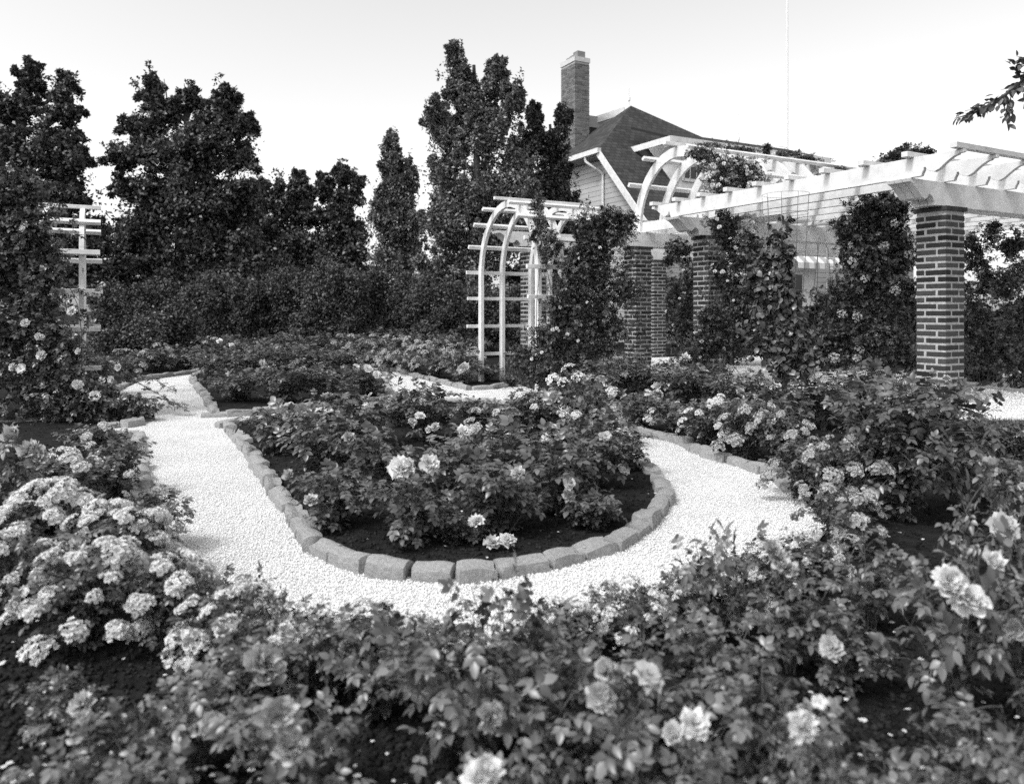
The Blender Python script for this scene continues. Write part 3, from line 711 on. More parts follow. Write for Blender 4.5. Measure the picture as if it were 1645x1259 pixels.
# ------------------------------------------------------------------ trees, hedges, climbers: leaves on twigs round lobes of the crown
def sublobes(lobes, k, seed, tall=1.0, size=.36, reach=.8):
    r = random.Random(seed); out = []
    for c, a, b, d in lobes:
        out.append((c, a * .5, b * .5, d * .5))
        for i in range(k):
            v = Vector((r.gauss(0, 1), r.gauss(0, 1), r.gauss(.15, 1))).normalized(); q = size * r.uniform(.65, 1.3); w = reach * r.uniform(.8, 1.12)
            out.append((c + Vector((v.x * a, v.y * b, v.z * d)) * w, a * q, b * q, d * q * tall))
    return out
def sprays(lobes, k, seed, upb, size=.34):
    r = random.Random(seed); out = []
    for c, a, b, d in lobes:
        out.append((c, a * .6, b * .6, d * .6))
        for i in range(k):
            v = Vector((r.gauss(0, 1), r.gauss(0, 1), r.gauss(.1, .8) + upb)).normalized(); L = r.uniform(.85, 1.12); q0 = size * r.uniform(.75, 1.2); m = (a + b + d) / 3
            for j, (f, q) in enumerate(((.45, 1.0), (.7, .8), (.9, .55), (1.08, .36))):
                q *= q0; z = v.z * d * f * L - (0 if upb > .5 else .10 * d * f * f)
                out.append((c + Vector((v.x * a * f * L, v.y * b * f * L, z)), m * q, m * q, m * q * (1.5 if upb > .5 else .65)))
    return out
def lobe_foliage(name, lobes, ntw, lpt, lsize, tpl, m, seed, up=.35, spread_=.25, shell=(.55, 1.05), twl=.55, parent=None, twig_r=0, droop=0, zmin=None):
    """lobes: (centre Vector, rx, ry, rz)"""
    r = np.random.default_rng(seed); C = np.array([list(l[0]) for l in lobes]); R = np.array([[l[1], l[2], l[3]] for l in lobes])
    wgt = (R[:, 0] * R[:, 2]) + .02; wgt /= wgt.sum(); k = r.choice(len(lobes), ntw, p=wgt)
    dr = unit(r.normal(size=(ntw, 3))); rad = shell[0] + (shell[1] - shell[0]) * r.random((ntw, 1)) ** .6; sh = r.normal(size=(60, 3)); sh = unit(sh); lump = np.max(dr @ sh.T + r.normal(size=(1, 60)) * .02, axis=1, keepdims=True); rad = rad * (1 + 3.0 * (lump - .93)) * (1 + .22 * (r.random((ntw, 1)) < .12))
    tip = C[k] + dr * R[k] * rad; L = (R[k].mean(1, keepdims=True)) * twl * (.6 + .8 * r.random((ntw, 1)))
    axis = unit(dr + np.array([0, 0, up]) + r.normal(size=(ntw, 3)) * .25); root = tip - axis * L
    n_ = ntw * lpt; t = r.random((ntw, lpt, 1)) ** .7; P = root[:, None] + (tip - root)[:, None] * t
    P = P + r.normal(size=P.shape) * (spread_ * L[:, None] * (1.1 - .75 * t)) ; P = P.reshape(-1, 3)
    ax = np.repeat(axis, lpt, 0); Dv = unit(r.normal(size=(n_, 3))) + ax * .5 + np.array([0, 0, -droop]); U = r.normal(size=(n_, 3)) * .55 + np.repeat(dr, lpt, 0) * .5 + np.array([0, -.1, .8])
    if zmin is not None:
        k2 = P[:, 2] > zmin; P, Dv, U = P[k2], Dv[k2], U[k2]
    o = link(name, spread(name, tpl, P, Dv, U, lsize * (.6 + .7 * r.random(len(P)))), m, parent)
    return o, root, tip
def limbs(mb, base, top, lobes, r0, rnd):
    """trunk and limbs from base to the lobes"""
    mid = [base.lerp(top, t) + Vector((rnd.uniform(-1, 1), rnd.uniform(-1, 1), 0)) * r0 * .6 * (0 if t in (0, 1) else 1) for t in (0, .2, .4, .6, .8, 1)]
    mb.tube(mid, r0, 9, r0 * .25)
    for l in lobes:
        c = l[0]; t = max(.12, min(.9, ((c.z - l[3] * .9) - base.z) / max(.1, top.z - base.z))); x = t * 5; j = min(4, int(x)); s = mid[j].lerp(mid[j + 1], x - j)
        m_ = s.lerp(c, .5) + Vector((0, 0, -.12 * (c - s).length)); mb.tube([s, s.lerp(m_, .5), m_, m_.lerp(c, .6), c + Vector((0, 0, l[3] * .5))], r0 * .4, 6, r0 * .08)
        for q in range(5):
            d = Vector((rnd.uniform(-1, 1), rnd.uniform(-1, 1), rnd.uniform(-.3, 1))); e = c + Vector((d.x * l[1], d.y * l[2], d.z * l[3])) * .85
            mb.tube([m_, m_.lerp(e, .5) + Vector((0, 0, .05)), e], r0 * .14, 5, r0 * .04)
def lobes_px(L, D, deep=1.0):
    out = []
    for l in L:
        x, y, rx, ry = l[:4]; dd = l[4] if len(l) > 4 else 0
        out.append((W(x, y, D + dd), rx / F * D, max(rx, ry) / F * D * deep * .8, ry / F * D))
    return out
def tree(name, label, tx, D, lobes, ntw, lpt, ls, m, seed, r0=.16, up=.5, top=None, group=None, cat='tree', base_z=0.0, deep=1.0, spread_=.22, twl=.6, tpl=SINGLE):
    rnd = random.Random(seed); LB = lobes_px(lobes, D, deep); base = Vector(((tx - CX) / F * D, D, base_z))
    t = thing(name, label, cat, base, 0, group); zt = top if top is not None else max(l[0].z for l in LB)
    mb = MB(); tp = Vector((sum(l[0].x for l in LB) / len(LB) * .5 + base.x * .5, D, zt)); limbs(mb, base, tp, LB, r0, rnd); mb.build('trunk', M_bark, t)
    big_ = cat == 'tree'; SL = sprays(LB, 13, seed, .8 if up > .6 else .12, .26 if up > .6 else .34) if big_ else sublobes(LB, 6, seed, 1.0, .4)
    lobe_foliage('crown', SL, int(ntw * (2.3 if big_ else 1.3)), lpt, ls * (.72 if big_ else .9), tpl, m, seed, up=up, spread_=spread_ * 1.6, parent=t, twl=1.0 if big_ else .7, shell=(.3, 1.1))
    if big_: lobe_foliage('crown', LB, int(ntw * .12), int(lpt * .9), ls * .7, tpl, m, seed + 500, up=max(.4, up), spread_=.16, parent=t, twl=.8, shell=(.9, 1.38))
    return t
tree('leafy_tree', 'dark broad tree cut by the left edge, above the rose covered arch', 20, 20, [(50, 130, 16, 36), (30, 180, 46, 46), (108, 140, 14, 30), (110, 180, 28, 36), (90, 235, 50, 40), (128, 262, 18, 24), (-40, 220, 80, 80), (50, 270, 90, 70), (-60, 340, 90, 90), (80, 330, 60, 50), (20, 400, 100, 70), (110, 430, 50, 50), (125, 375, 40, 45), (105, 325, 28, 34)],
     1500, 26, .15, M_tree, 21, .2)
tree('leafy_tree', 'tall dense dark tree with a ragged top, left of centre', 295, 23, [(242, 152, 20, 36), (225, 205, 36, 34), (268, 185, 34, 40), (308, 165, 28, 34), (368, 165, 18, 40), (385, 205, 28, 30), (345, 205, 36, 40), (388, 255, 30, 34), (205, 250, 34, 26), (300, 250, 85, 70), (228, 305, 42, 38), (390, 310, 45, 50), (290, 340, 110, 65), (215, 390, 60, 55), (350, 400, 80, 60), (290, 440, 100, 45), (190, 440, 40, 35), (370, 440, 60, 40)],
     2300, 26, .17, M_tree, 22, .22, up=.35)
tree('small_tree', 'low dark tree touching the right side of the tall dense tree', 445, 27, [(420, 300, 16, 24), (440, 320, 30, 34), (478, 292, 13, 22), (484, 325, 24, 28), (455, 350, 55, 55), (410, 370, 40, 50), (460, 410, 65, 40), (430, 440, 60, 30)], 900, 24, .18, M_tree, 23, .16)
tree('small_tree', 'dark bushy tree with a notched top, left of the slim poplar', 545, 27, [(548, 280, 14, 18), (572, 298, 14, 22), (520, 300, 13, 22), (545, 320, 30, 28), (545, 355, 38, 40), (530, 400, 60, 45), (565, 390, 25, 40), (540, 435, 60, 30)], 900, 24, .18, M_tree, 24, .16)
tree('poplar_tree', 'slim pale leaved poplar standing alone against the sky', 636, 25, [(628, 235, 12, 26), (628, 275, 22, 36), (655, 285, 14, 30), (635, 320, 36, 45), (612, 345, 22, 45), (660, 360, 26, 50), (638, 390, 44, 50), (640, 430, 50, 40)], 1100, 22, .13, M_poplar, 25, .13, up=.9)
tree('poplar_tree', 'tallest poplar with several upright spires, left of the house', 765, 19, [(728, 105, 13, 36), (742, 150, 26, 42), (795, 130, 22, 36), (770, 175, 35, 50), (822, 175, 20, 45), (700, 195, 20, 40), (725, 235, 42, 48), (790, 240, 50, 60), (715, 300, 32, 50), (760, 320, 60, 60), (720, 380, 48, 55), (790, 400, 70, 60), (700, 450, 40, 45), (760, 470, 70, 50), (830, 300, 30, 60)],
     2400, 24, .115, M_poplar, 26, .17, up=.9)
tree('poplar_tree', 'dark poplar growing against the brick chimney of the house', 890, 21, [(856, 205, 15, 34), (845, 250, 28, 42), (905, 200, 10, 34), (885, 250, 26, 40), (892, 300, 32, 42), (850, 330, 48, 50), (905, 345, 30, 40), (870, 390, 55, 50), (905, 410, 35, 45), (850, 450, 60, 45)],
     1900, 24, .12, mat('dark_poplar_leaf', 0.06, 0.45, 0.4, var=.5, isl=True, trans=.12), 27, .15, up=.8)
# branch of a tree that stands beyond the right edge
t = thing('overhanging_tree', 'tree outside the right edge whose leafy branch hangs into the sky', 'tree', (7.6, 7.2, 0))
mb = MB(); mb.tube([(7.6, 7.2, 0), (7.55, 7.2, 1.5), (7.6, 7.25, 3.0), (7.5, 7.3, 4.2)], .17, 9, .09)
lim = [Vector((7.58, 7.22, 2.6)), W(1740, 80, 7.2), W(1660, 118, 7.2), W(1615, 152, 7.2), W(1575, 178, 7.2), W(1536, 190, 7.2)]
mb.tube(lim, .035, 6, .004)
tw = [(W(1640, 130, 7.2), W(1632, 98, 7.1)), (W(1615, 152, 7.2), W(1622, 200, 7.2)), (W(1660, 118, 7.2), W(1650, 175, 7.1)), (W(1600, 160, 7.2), W(1575, 175, 7.3)), (W(1680, 110, 7.2), W(1640, 95, 7.2))]
for a, b in tw: mb.tube([a, b], .006, 4, .003)
mb.build('trunk', M_bark, t)
seg = list(zip(lim[1:], lim[2:])) + tw; P = []; Dv = []
r = np.random.default_rng(5)
for a, b in seg:
    nn = int((b - a).length / .008)
    for i in range(nn):
        p = a.lerp(b, r.random()); P.append(list(p + Vector(r.normal(size=3)) * .022)); Dv.append(list((b - a).normalized() * .9 + Vector(r.normal(size=3)) * .55 + Vector((0, 0, -.35))))
P = np.array(P); link('crown', spread('crown', leaflet(Wd=.55, hi=True, fold=.2, droop=.15), P, np.array(Dv), r.normal(size=P.shape) * .4 + [0, 0, 1], .06 + .04 * r.random(len(P))), M_tree, t)
LB = [(Vector((7.9, 7.3, 4.9)), 1.6, 1.5, 1.3), (Vector((8.5, 7.8, 4.2)), 1.3, 1.3, 1.0)]
lobe_foliage('crown', LB, 500, 26, .09, SINGLE, M_tree, 9, parent=t)

# the dark hedge behind the garden: separate shrubs
hd = [(195, 16, 455, 70, 'rounded dark shrub at the left end of the hedge'), (275, 16.5, 452, 80, 'dark hedge shrub, second from the left'), (360, 16, 440, 85, 'dark hedge shrub below the tall dense tree'),
      (445, 16.5, 430, 85, 'dark hedge shrub in the middle of the row, left of the notched tree'), (530, 16, 425, 85, 'dark hedge shrub in front of the bushy notched tree'), (615, 16.5, 430, 80, 'tall dark hedge shrub in front of the slim poplar'),
      (700, 16, 445, 70, 'dark hedge shrub just left of the white arch'), (785, 17, 440, 70, 'dark hedge shrub seen through the legs of the white arch'), (870, 17, 430, 70, 'dark hedge shrub behind the rose filled side of the arch')]
for i, (x, D, ty, wd, lb) in enumerate(hd):
    by = 500 + 1222 / D; h = by - ty; LB = [(x - wd * .3, ty + h * .3, wd * .42, h * .3), (x + wd * .3, ty + h * .34, wd * .42, h * .32), (x, ty + h * .62, wd * .62, h * .36), (x - wd * .2, ty + h * .75, wd * .6, h * .25)]
    tree('hedge_shrub', lb, x, D, LB, 1500, 20, .065, M_hedge, 40 + i, .05, up=.7, group='dark shrubs of the back hedge', cat='shrub', spread_=.3, twl=.5)
hs = [(245, 13.3, 478, 60), (215, 12.6, 520, 45)]
for i, (x, D, ty, wd) in enumerate(hs):
    by = 500 + 1222 / D; h = by - ty; tree('round_shrub', ['mid grey shrub in front of the hedge, above the far path', 'small feathery shrub at the far left bend of the path'][i], x, D, [(x, ty + h * .45, wd, h * .45)], 500, 20, .06, M_leaf_d, 60 + i, .03, up=.7, cat='shrub', spread_=.3)
# hedge behind the pergola
hr = [(1175, 14, 470, 80, 'dark shrub in the shade behind the brick pillars'), (1085, 19.5, 440, 60, 'dark shrub seen between the two left brick pillars'), (1330, 13.5, 484, 90, 'dark shrub behind the pergola, left of the nearest pillar'), (1430, 13, 490, 80, 'clipped dark shrub just left of the nearest brick pillar'),
      (1590, 10.8, 488, 90, 'dark shrub behind the gravel, right of the nearest pillar'), (1700, 10.8, 492, 90, 'dark shrub at the right edge behind the gravel')]
for i, (x, D, ty, wd, lb) in enumerate(hr):
    by = 500 + 1222 / D; h = by - ty; LB = [(x - wd * .45, ty + h * .35, wd * .5, h * .33), (x + wd * .45, ty + h * .35, wd * .5, h * .33), (x, ty + h * .6, wd * .8, h * .38), (x, ty + h * .25, wd * .4, h * .22)]
    tree('hedge_shrub', lb, x, D, LB, 1100, 20, .075, M_hedge, 70 + i, .05, up=.7, group='dark shrubs behind the pergola', cat='shrub', spread_=.3, twl=.5, deep=.6)

# climbing roses
def climber(label, base_px, lobes, D, ntw, lpt, ls, tpl, m, seed, nb=0, fl='rose', fm=None, fs=.06, at=(), deep=.5, name='climbing_rose', cat='climbing rose', canes=7, up=.1, droop=.25, base_d=None):
    rnd = random.Random(seed); LB = lobes_px(lobes, D, deep); bd = base_d or D
    g = Vector(((base_px - CX) / F * bd, bd, 0)); t = thing(name, label, cat, g)
    mb = MB()
    for i in range(canes):
        l = LB[i % len(LB)]; low = min(LB, key=lambda q: q[0].z)
        e = l[0] + Vector((rnd.uniform(-.8, .8) * l[1], rnd.uniform(-.5, .5) * l[2], rnd.uniform(.2, .95) * l[3])); s = g + Vector((rnd.uniform(-.2, .2), rnd.uniform(-.1, .1), 0))
        m1 = s.lerp(low[0], .6) + Vector((rnd.uniform(-.2, .2), 0, 0)); m2 = low[0].lerp(e, .55) + Vector((rnd.uniform(-.1, .1), 0, .05)); pts = smooth([s, m1, m2, e], 4); mb.tube(pts, .0055, 5, .002)
    mb.build('cane', M_cane, t)
    lobe_foliage('foliage', sublobes(LB, 6, seed, 1.0, .40, .85), ntw, lpt, ls, tpl, m, seed, up=up, parent=t, spread_=.35, twl=.8, droop=droop, zmin=.02)
    lobe_foliage('foliage', LB, int(ntw * .16), lpt, ls * .9, tpl, m, seed + 1, up=up + .3, parent=t, spread_=.10, twl=.7, droop=droop, zmin=.02, shell=(1.05, 1.5))
    hi = D < 8; fm = fm or M_petal; lib = (ROSES if hi else ROSES_LO) if fl == 'rose' else (CLUST if hi else CLUST_LO); nm = 'blossom' if fl == 'rose' else 'flower_cluster'
    def put(p, s, d):
        o = bpy.data.objects.new(nm, rnd.choice(lib[fm.name])); col.objects.link(o); o.parent = t; o.location = p - g; o.scale = (s, s, s); o.rotation_euler = look_rot(d, rnd.uniform(0, 6))
    for (x, y) in at: 
        near = max(l[2] for l in LB) ; put(W(x, y, D - near * .9), fs * rnd.uniform(.95, 1.25), Vector((rnd.uniform(-.5, .5), -1, rnd.uniform(.1, .9))))
    for i in range(nb):
        l = rnd.choices(LB, weights=[q[1] * q[3] for q in LB])[0]; d = Vector((rnd.gauss(0, 1), -abs(rnd.gauss(0, 1)) if rnd.random() < .75 else rnd.gauss(0, 1), rnd.gauss(0, .8))).normalized()
        put(l[0] + Vector((d.x * l[1], d.y * l[2], d.z * l[3])) * 1.03, fs * rnd.uniform(.7, 1.1), d + Vector((0, 0, .4)))
    return t
climber('huge dark climbing rose smothering the left arch, few white blooms', 20, [(10, 330, 60, 45), (38, 345, 34, 34), (-30, 400, 80, 80), (40, 420, 65, 70), (30, 520, 75, 70), (65, 560, 55, 60), (40, 610, 80, 60), (145, 650, 60, 38), (190, 655, 45, 28), (-60, 520, 90, 110), (95, 610, 40, 45), (42, 390, 28, 40)],
        6.9, 1400, 9, .78, LEAF_HI[0], M_leaf, 81, nb=6, fs=.075, at=[(66, 571), (40, 519), (20, 590), (33, 592), (62, 541), (124, 618), (115, 500), (128, 565), (190, 590), (152, 636), (180, 610), (38, 370)], canes=12)
# the loose spray reaching over the path
sp = thing('rose_spray', 'long loose rose spray reaching from the left over the white gravel', 'rose spray', G(215, 640)); mb = MB(); P = []; Dv = []; r = np.random.default_rng(8)
for (a, b, c) in (((195, 600), (240, 625), (296, 657)), ((215, 645), (255, 640), (298, 656)), ((200, 610), (235, 605), (275, 625))):
    D0 = 7.4; pts = smooth([W(a[0], a[1], D0), W(b[0], b[1], D0 - .1), W(c[0], c[1], D0 - .2)], 8); mb.tube(pts, .006, 5, .002)
    for i in range(60):
        q = pts[min(len(pts) - 1, int(r.random() * len(pts)))]; P.append(list(q + Vector(r.normal(size=3)) * .012)); Dv.append([r.normal() + .8, r.normal(), r.normal() * .6])
mb.build('cane', M_cane, sp); P = np.array(P); link('foliage', spread('foliage', LEAF_HI[1], P, np.array(Dv), np.tile([0, -.2, 1.], (len(P), 1)), .42 + .2 * r.random(len(P))), M_leaf_l, sp)

climber('tall dense climbing rose filling the right side of the white arch', 930, [(958, 355, 28, 30), (985, 370, 28, 28), (940, 400, 26, 45), (965, 420, 48, 55), (924, 465, 34, 50), (970, 490, 45, 60), (912, 520, 40, 50), (950, 545, 50, 45), (880, 570, 45, 40), (900, 600, 55, 35)],
        9.0, 1750, 10, .62, LEAF_LO[0], M_leaf_d, 82, nb=36, fs=.045, at=[(899, 494), (894, 527), (911, 537), (887, 530)], canes=12)
climber('thin rose shoots climbing over the crown of the white arch', 885, [(862, 335, 10, 22), (870, 375, 18, 25), (885, 395, 14, 18), (872, 410, 12, 20)], 9.3, 150, 9, .5, LEAF_LO[1], M_leaf, 83, nb=10, fs=.045, canes=4)
climber('blooming rose sprawling over the first hoops of the arched pergola', 1150, [(1135, 255, 20, 18), (1165, 268, 28, 20), (1195, 275, 26, 20), (1150, 290, 20, 16), (1180, 300, 34, 13), (1125, 245, 15, 9), (1205, 295, 25, 18)], 11.2, 620, 9, .5, LEAF_LO[2], M_leaf, 84, nb=88, fs=.075, fm=M_petal, canes=6, deep=.7)
climber('low rose growth trailing along the crest of the arched pergola', 1300, [(1150, 236, 30, 5), (1200, 241, 30, 4), (1255, 249, 30, 4), (1300, 256, 25, 4), (1230, 243, 4, 8), (1340, 275, 22, 8)], 13.2, 260, 9, .55, LEAF_LO[0], M_leaf_d, 85, nb=4, fs=.06, canes=3, deep=.4)
climber('dark rose crown standing above the rafters left of the nearest pillar', 1445, [(1425, 262, 18, 11), (1455, 255, 20, 14), (1480, 252, 12, 10), (1405, 274, 14, 6)], 10.2, 240, 9, .8, LEAF_LO[1], M_leaf_d, 86, canes=4, deep=.8)
climber('rose with small white blooms wrapping the second brick pillar', 1175, [(1170, 370, 25, 28), (1190, 410, 38, 40), (1165, 450, 25, 45), (1185, 490, 42, 45), (1160, 530, 40, 40), (1120, 560, 50, 30), (1230, 470, 40, 50), (1215, 520, 40, 40)], 10.4, 1350, 10, .62, LEAF_LO[0], M_leaf_d, 87, nb=48, fs=.055,
        at=[(1151, 352), (1155, 365), (1208, 358), (1209, 372), (1202, 428), (1161, 436), (1148, 436), (1180, 398)], canes=10)
climber('dark rose hanging between the two left brick pillars', 1085, [(1085, 410, 22, 18), (1100, 450, 18, 40), (1090, 500, 20, 40), (1105, 535, 22, 30)], 12.6, 480, 10, .62, LEAF_LO[2], M_leaf_d, 88, nb=16, fs=.06, fl='rose', canes=5)
climber('dark climbing rose with pale bloom clusters left of the nearest pillar', 1400, [(1415, 335, 42, 25), (1400, 375, 42, 40), (1430, 400, 36, 45), (1385, 430, 38, 45), (1425, 460, 40, 45), (1375, 490, 48, 40), (1410, 530, 50, 45), (1360, 550, 48, 35), (1430, 580, 38, 30)], 9.2, 1700, 10, .66, LEAF_HI[0], M_leaf_d, 89,
        nb=9, fl='cluster', fm=M_petal_g, fs=.12, at=[(1417, 397), (1368, 422), (1389, 450), (1437, 467), (1436, 360), (1376, 510), (1379, 563), (1376, 576), (1339, 575), (1317, 580), (1460, 410)], canes=12)
climber('open rose with gaps of sky just right of the nearest pillar', 1575, [(1562, 400, 14, 30), (1590, 375, 14, 14), (1575, 430, 20, 30), (1560, 470, 20, 28), (1590, 450, 12, 25), (1570, 530, 30, 40), (1580, 580, 30, 30)], 10.0, 330, 8, .68, LEAF_HI[1], M_leaf_d, 90, nb=3, fs=.06, fl='cluster', fm=M_petal_g, canes=6)
climber('open rose with gaps of sky at the right edge', 1635, [(1625, 385, 18, 18), (1640, 420, 28, 30), (1620, 460, 22, 20), (1645, 480, 30, 25), (1640, 540, 30, 40), (1645, 590, 30, 25)], 9.6, 330, 8, .7, LEAF_HI[2], M_leaf_d, 91, canes=6)
# heart-leaved vine on its post and wire frame
D0 = 6.9
climber('heart leaved vine drooping from a wire frame before the pergola', 1262, [(1255, 395, 14, 40), (1228, 440, 26, 35), (1256, 445, 24, 35), (1245, 490, 36, 40), (1262, 540, 40, 38), (1245, 560, 30, 30), (1285, 575, 32, 22)], D0, 760, 9, .056, HEART, M_leaf, 92, nb=0, name='climbing_vine', cat='vine', up=-.2, droop=.8, canes=6)
t = thing('wire_plant_frame', 'wire mesh plant frame rising above the heart leaved vine', 'plant support', Vector(((1262 - CX) / F * (D0 + .1), D0 + .1, 0)))
mb = MB(); mb.tube([(t.location.x, t.location.y, 0), (t.location.x, t.location.y, 1.25)], .04, 8, .035); mb.build('post', mat('weathered_post', .16, .9, .1, noise=(20, .3)), t)
mb = MB(); c = t.location; z0 = EYE + (HY - 560) / F * D0; z1 = EYE + (HY - 310) / F * D0
for i in range(9):
    a = 2 * math.pi * i / 9; d = Vector((math.cos(a), math.sin(a), 0)); mb.tube([c + d * .12 + Vector((0, 0, z0)), c + d * .17 + Vector((0, 0, (z0 + z1) / 2)), c + d * .21 + Vector((0, 0, z1))], .0016, 4)
for k in range(9):
    z = z0 + (z1 - z0) * k / 8; rr = .12 + .09 * k / 8; mb.tube([c + Vector((math.cos(2 * math.pi * i / 16) * rr, math.sin(2 * math.pi * i / 16) * rr, z)) for i in range(17)], .0016, 4)
mb.build('wire_mesh', M_wire, t)

# ------------------------------------------------------------------ arbors
def arc_board(mb, legN, legF, z_spring, rise, rad, b0, tb, zbase):
    """one bent frame in the vertical plane through legN and legF (outer edges), thickness tb along B"""
    s = (legF - legN).length; u = (legF - legN).normalized(); mid = (legN + legF) / 2; a = s / 2; Z = Vector((0, 0, 1)); outer = [(-a, zbase)]; inner = [(-a + rad, zbase)]
    N = 20
    for i in range(N + 1):
        t = math.pi * i / N; outer.append((-a * math.cos(t), z_spring + rise * math.sin(t))); inner.append((-(a - rad) * math.cos(t), z_spring + (rise - rad) * math.sin(t)))
    outer.append((a, zbase)); inner.append((a - rad, zbase))
    o = Vector((mid.x, mid.y, 0)) + BV * b0; n0 = len(mb.v)
    for off in (BV * 0, BV * tb):
        for (p, q) in outer: mb.v.append(o + u * p + Z * q + off)
        for (p, q) in inner: mb.v.append(o + u * p + Z * q + off)
    m = len(outer); A0, I0, A1, I1 = n0, n0 + m, n0 + 2 * m, n0 + 3 * m
    for i in range(m - 1):
        mb.f += [[A0 + i, A0 + i + 1, I0 + i + 1, I0 + i], [A1 + i, I1 + i, I1 + i + 1, A1 + i + 1], [A0 + i, A1 + i, A1 + i + 1, A0 + i + 1], [I0 + i, I0 + i + 1, I1 + i + 1, I1 + i]]
    mb.f += [[A0, I0, I1, A1], [A0 + m - 1, A1 + m - 1, I1 + m - 1, I0 + m - 1]]
def arch_pos(z, a, zs, rise):            # half-offset of the outer edge at height z
    if z <= zs: return a, Vector((1, 0))
    q = min(1, (z - zs) / rise); return a * math.sqrt(max(0, 1 - q * q)), None
def arbor(label, legN, span, frames, zs, rise, zbars, b_lo, b_hi, rad=.09, tb=.045, zb=0.0, bar=.02, base=0.0, name='garden_arch', group=None, cat='garden arch', crest=True):
    legF = legN + AV * span; a = span / 2; mid = (legN + legF) / 2; t = thing(name, label, cat, Vector((mid.x, mid.y, 0)), 0, group)
    for b in frames:
        mb = MB(); arc_board(mb, legN, legF, zs, rise, rad, b, tb, base); mb.build('hoop', M_white, t)
    pos = []
    for z in zbars:
        for s in (-1, 1):
            x, _ = arch_pos(z, a, zs, rise)
            if z <= zs: pos.append((s * (x + bar), z, Vector((0, 0, 1))))
            else:
                th = math.acos(x / a); nx = math.cos(th) / a; nz = math.sin(th) / rise; l = math.hypot(nx, nz); pos.append((s * (x + bar * nx / l), z + bar * nz / l, Vector((s * nx / l, nz / l, 0))))
    if crest: pos.append((0, zs + rise + bar, Vector((0, 1, 0))))
    for p in pos:
        mb = MB(); jit = random.uniform(-.015, .015)
        c = mid + AV * p[0] + Vector((0, 0, p[1])) + BV * ((b_lo + b_hi) / 2 + jit)
        nv = p[2]; 
        if abs(nv.z) == 1: ax = AV * bar; az = Vector((0, 0, 1)) * bar * 1.15
        else:
            nn = AV * nv.x + Vector((0, 0, nv.y)); tt = AV * nv.y - Vector((0, 0, nv.x)); ax = nn * bar; az = tt * bar * 1.3
        mb.box(c, BV * (b_hi - b_lo) / 2, ax, az); mb.build('crossbar', M_white, t, bevel=.003)
    return t
Ff = G(768, 612); Nn = Ff - AV * 1.70
arbor('white hooped garden arch standing free before the tall poplar', Vector((Nn.x, Nn.y, 0)), 1.70, [0, .34, .82, 1.14], 1.50, .98, [.385, .785, 1.18, 1.55, 1.90, 2.19, 2.38], -.17, 1.28, group=None)
N2 = Vector(((126 - CX) / F * 7.6, 7.6, 0))
arbor('white garden arch half buried in the climbing rose on the left', N2, 1.48, [-1.27, -.93, -.33, 0], 1.45, .66, [.43, .82, 1.2, 1.585, 1.9], -1.5, .2)

# ------------------------------------------------------------------ pergola
O1 = Vector((.5704 * 8, 8, 0))             # near corner of the nearest pillar
def Q(a, b, z=0): return O1 + AV * a + BV * b + Vector((0, 0, z))
PW = .335
def pillar_meshes(w, H, pitch, bh, seed):
    r = random.Random(seed); br = MB(); L = w * .66; d = w - L - .024
    n = int(H / pitch); X = Vector((1, 0, 0)); Y = Vector((0, 1, 0)); Z = Vector((0, 0, 1))
    for c in range(n):
        z = (c + .5) * pitch; 
        for s in range(4):
            ang = s * math.pi / 2; R = Matrix.Rotation(ang, 3, 'Z'); Lh = L + r.uniform(-.008, .006)
            off = (-w / 2 + Lh / 2) if c % 2 == 0 else (w / 2 - Lh / 2)
            ct = R @ Vector((off, -w / 2 + d / 2 + r.uniform(-.003, .003), z + r.uniform(-.002, .002)))
            tilt = Matrix.Rotation(r.uniform(-.012, .012), 3, 'Y')
            br.box(ct, R @ (tilt @ (X * Lh / 2)), R @ (Y * d / 2), R @ (tilt @ (Z * bh / 2 * r.uniform(.93, 1.05))))
    mo = MB(); k = w / 2 - .007; mo.box((0, 0, H / 2), X * k, Y * k, Z * H / 2)
    me = br.mesh('bricks'); bm = bmesh.new(); bm.from_mesh(me); bmesh.ops.bevel(bm, geom=bm.edges[:], offset=.004, segments=1, affect='EDGES'); bm.to_mesh(me); bm.free()
    me.materials.append(M_brick); mm = mo.mesh('mortar'); mm.materials.append(M_mortar)
    cp = MB(); cp.box((0, 0, H + .022), X * (w / 2 + .018), Y * (w / 2 + .018), Z * .022); cm = cp.mesh('cap'); cm.materials.append(M_cap)
    return me, mm, cm
PM = pillar_meshes(PW, 2.066, .0725, .049, 3)
rzp = math.atan2(BV.y, BV.x)
def pillar(a, b, label):
    c = Q(a, b); t = thing('brick_pillar', label, 'pillar', c, rzp, 'brick pillars of the pergola')
    for nm, me in zip(('bricks', 'mortar', 'cap'), PM):
        o = bpy.data.objects.new(nm, me); col.objects.link(o); o.parent = t
    return t
h2 = PW / 2
T3 = 3.55 + 2.05
pillar(h2, h2, 'nearest brick pillar with wide pale joints, right of the big shrub')
pillar(h2 + 3.55, h2, 'brick pillar carrying the near side of the hoops, wrapped in blooming rose')
P3c = Vector(((1024 - CX) / F * 13.2, 13.2, 0)); P4c = Vector(((1052 - CX) / F * 16.6, 16.6, 0))
def loc_ab(p): d = p - O1; return d.dot(AV), d.dot(BV)
a3, b3 = loc_ab(P3c); a4, b4 = loc_ab(P4c)
pillar(a3, b3, 'leftmost brick pillar, half hidden by the climbing rose')
pillar(a4, b4, 'farther brick pillar just right of the leftmost pillar')
pillar(h2, h2 + 4.0, 'brick pillar of the pergola beyond the right edge')
pillar(h2 + 3.55, h2 + 4.0, 'brick pillar of the pergola back row hidden by dark rose')

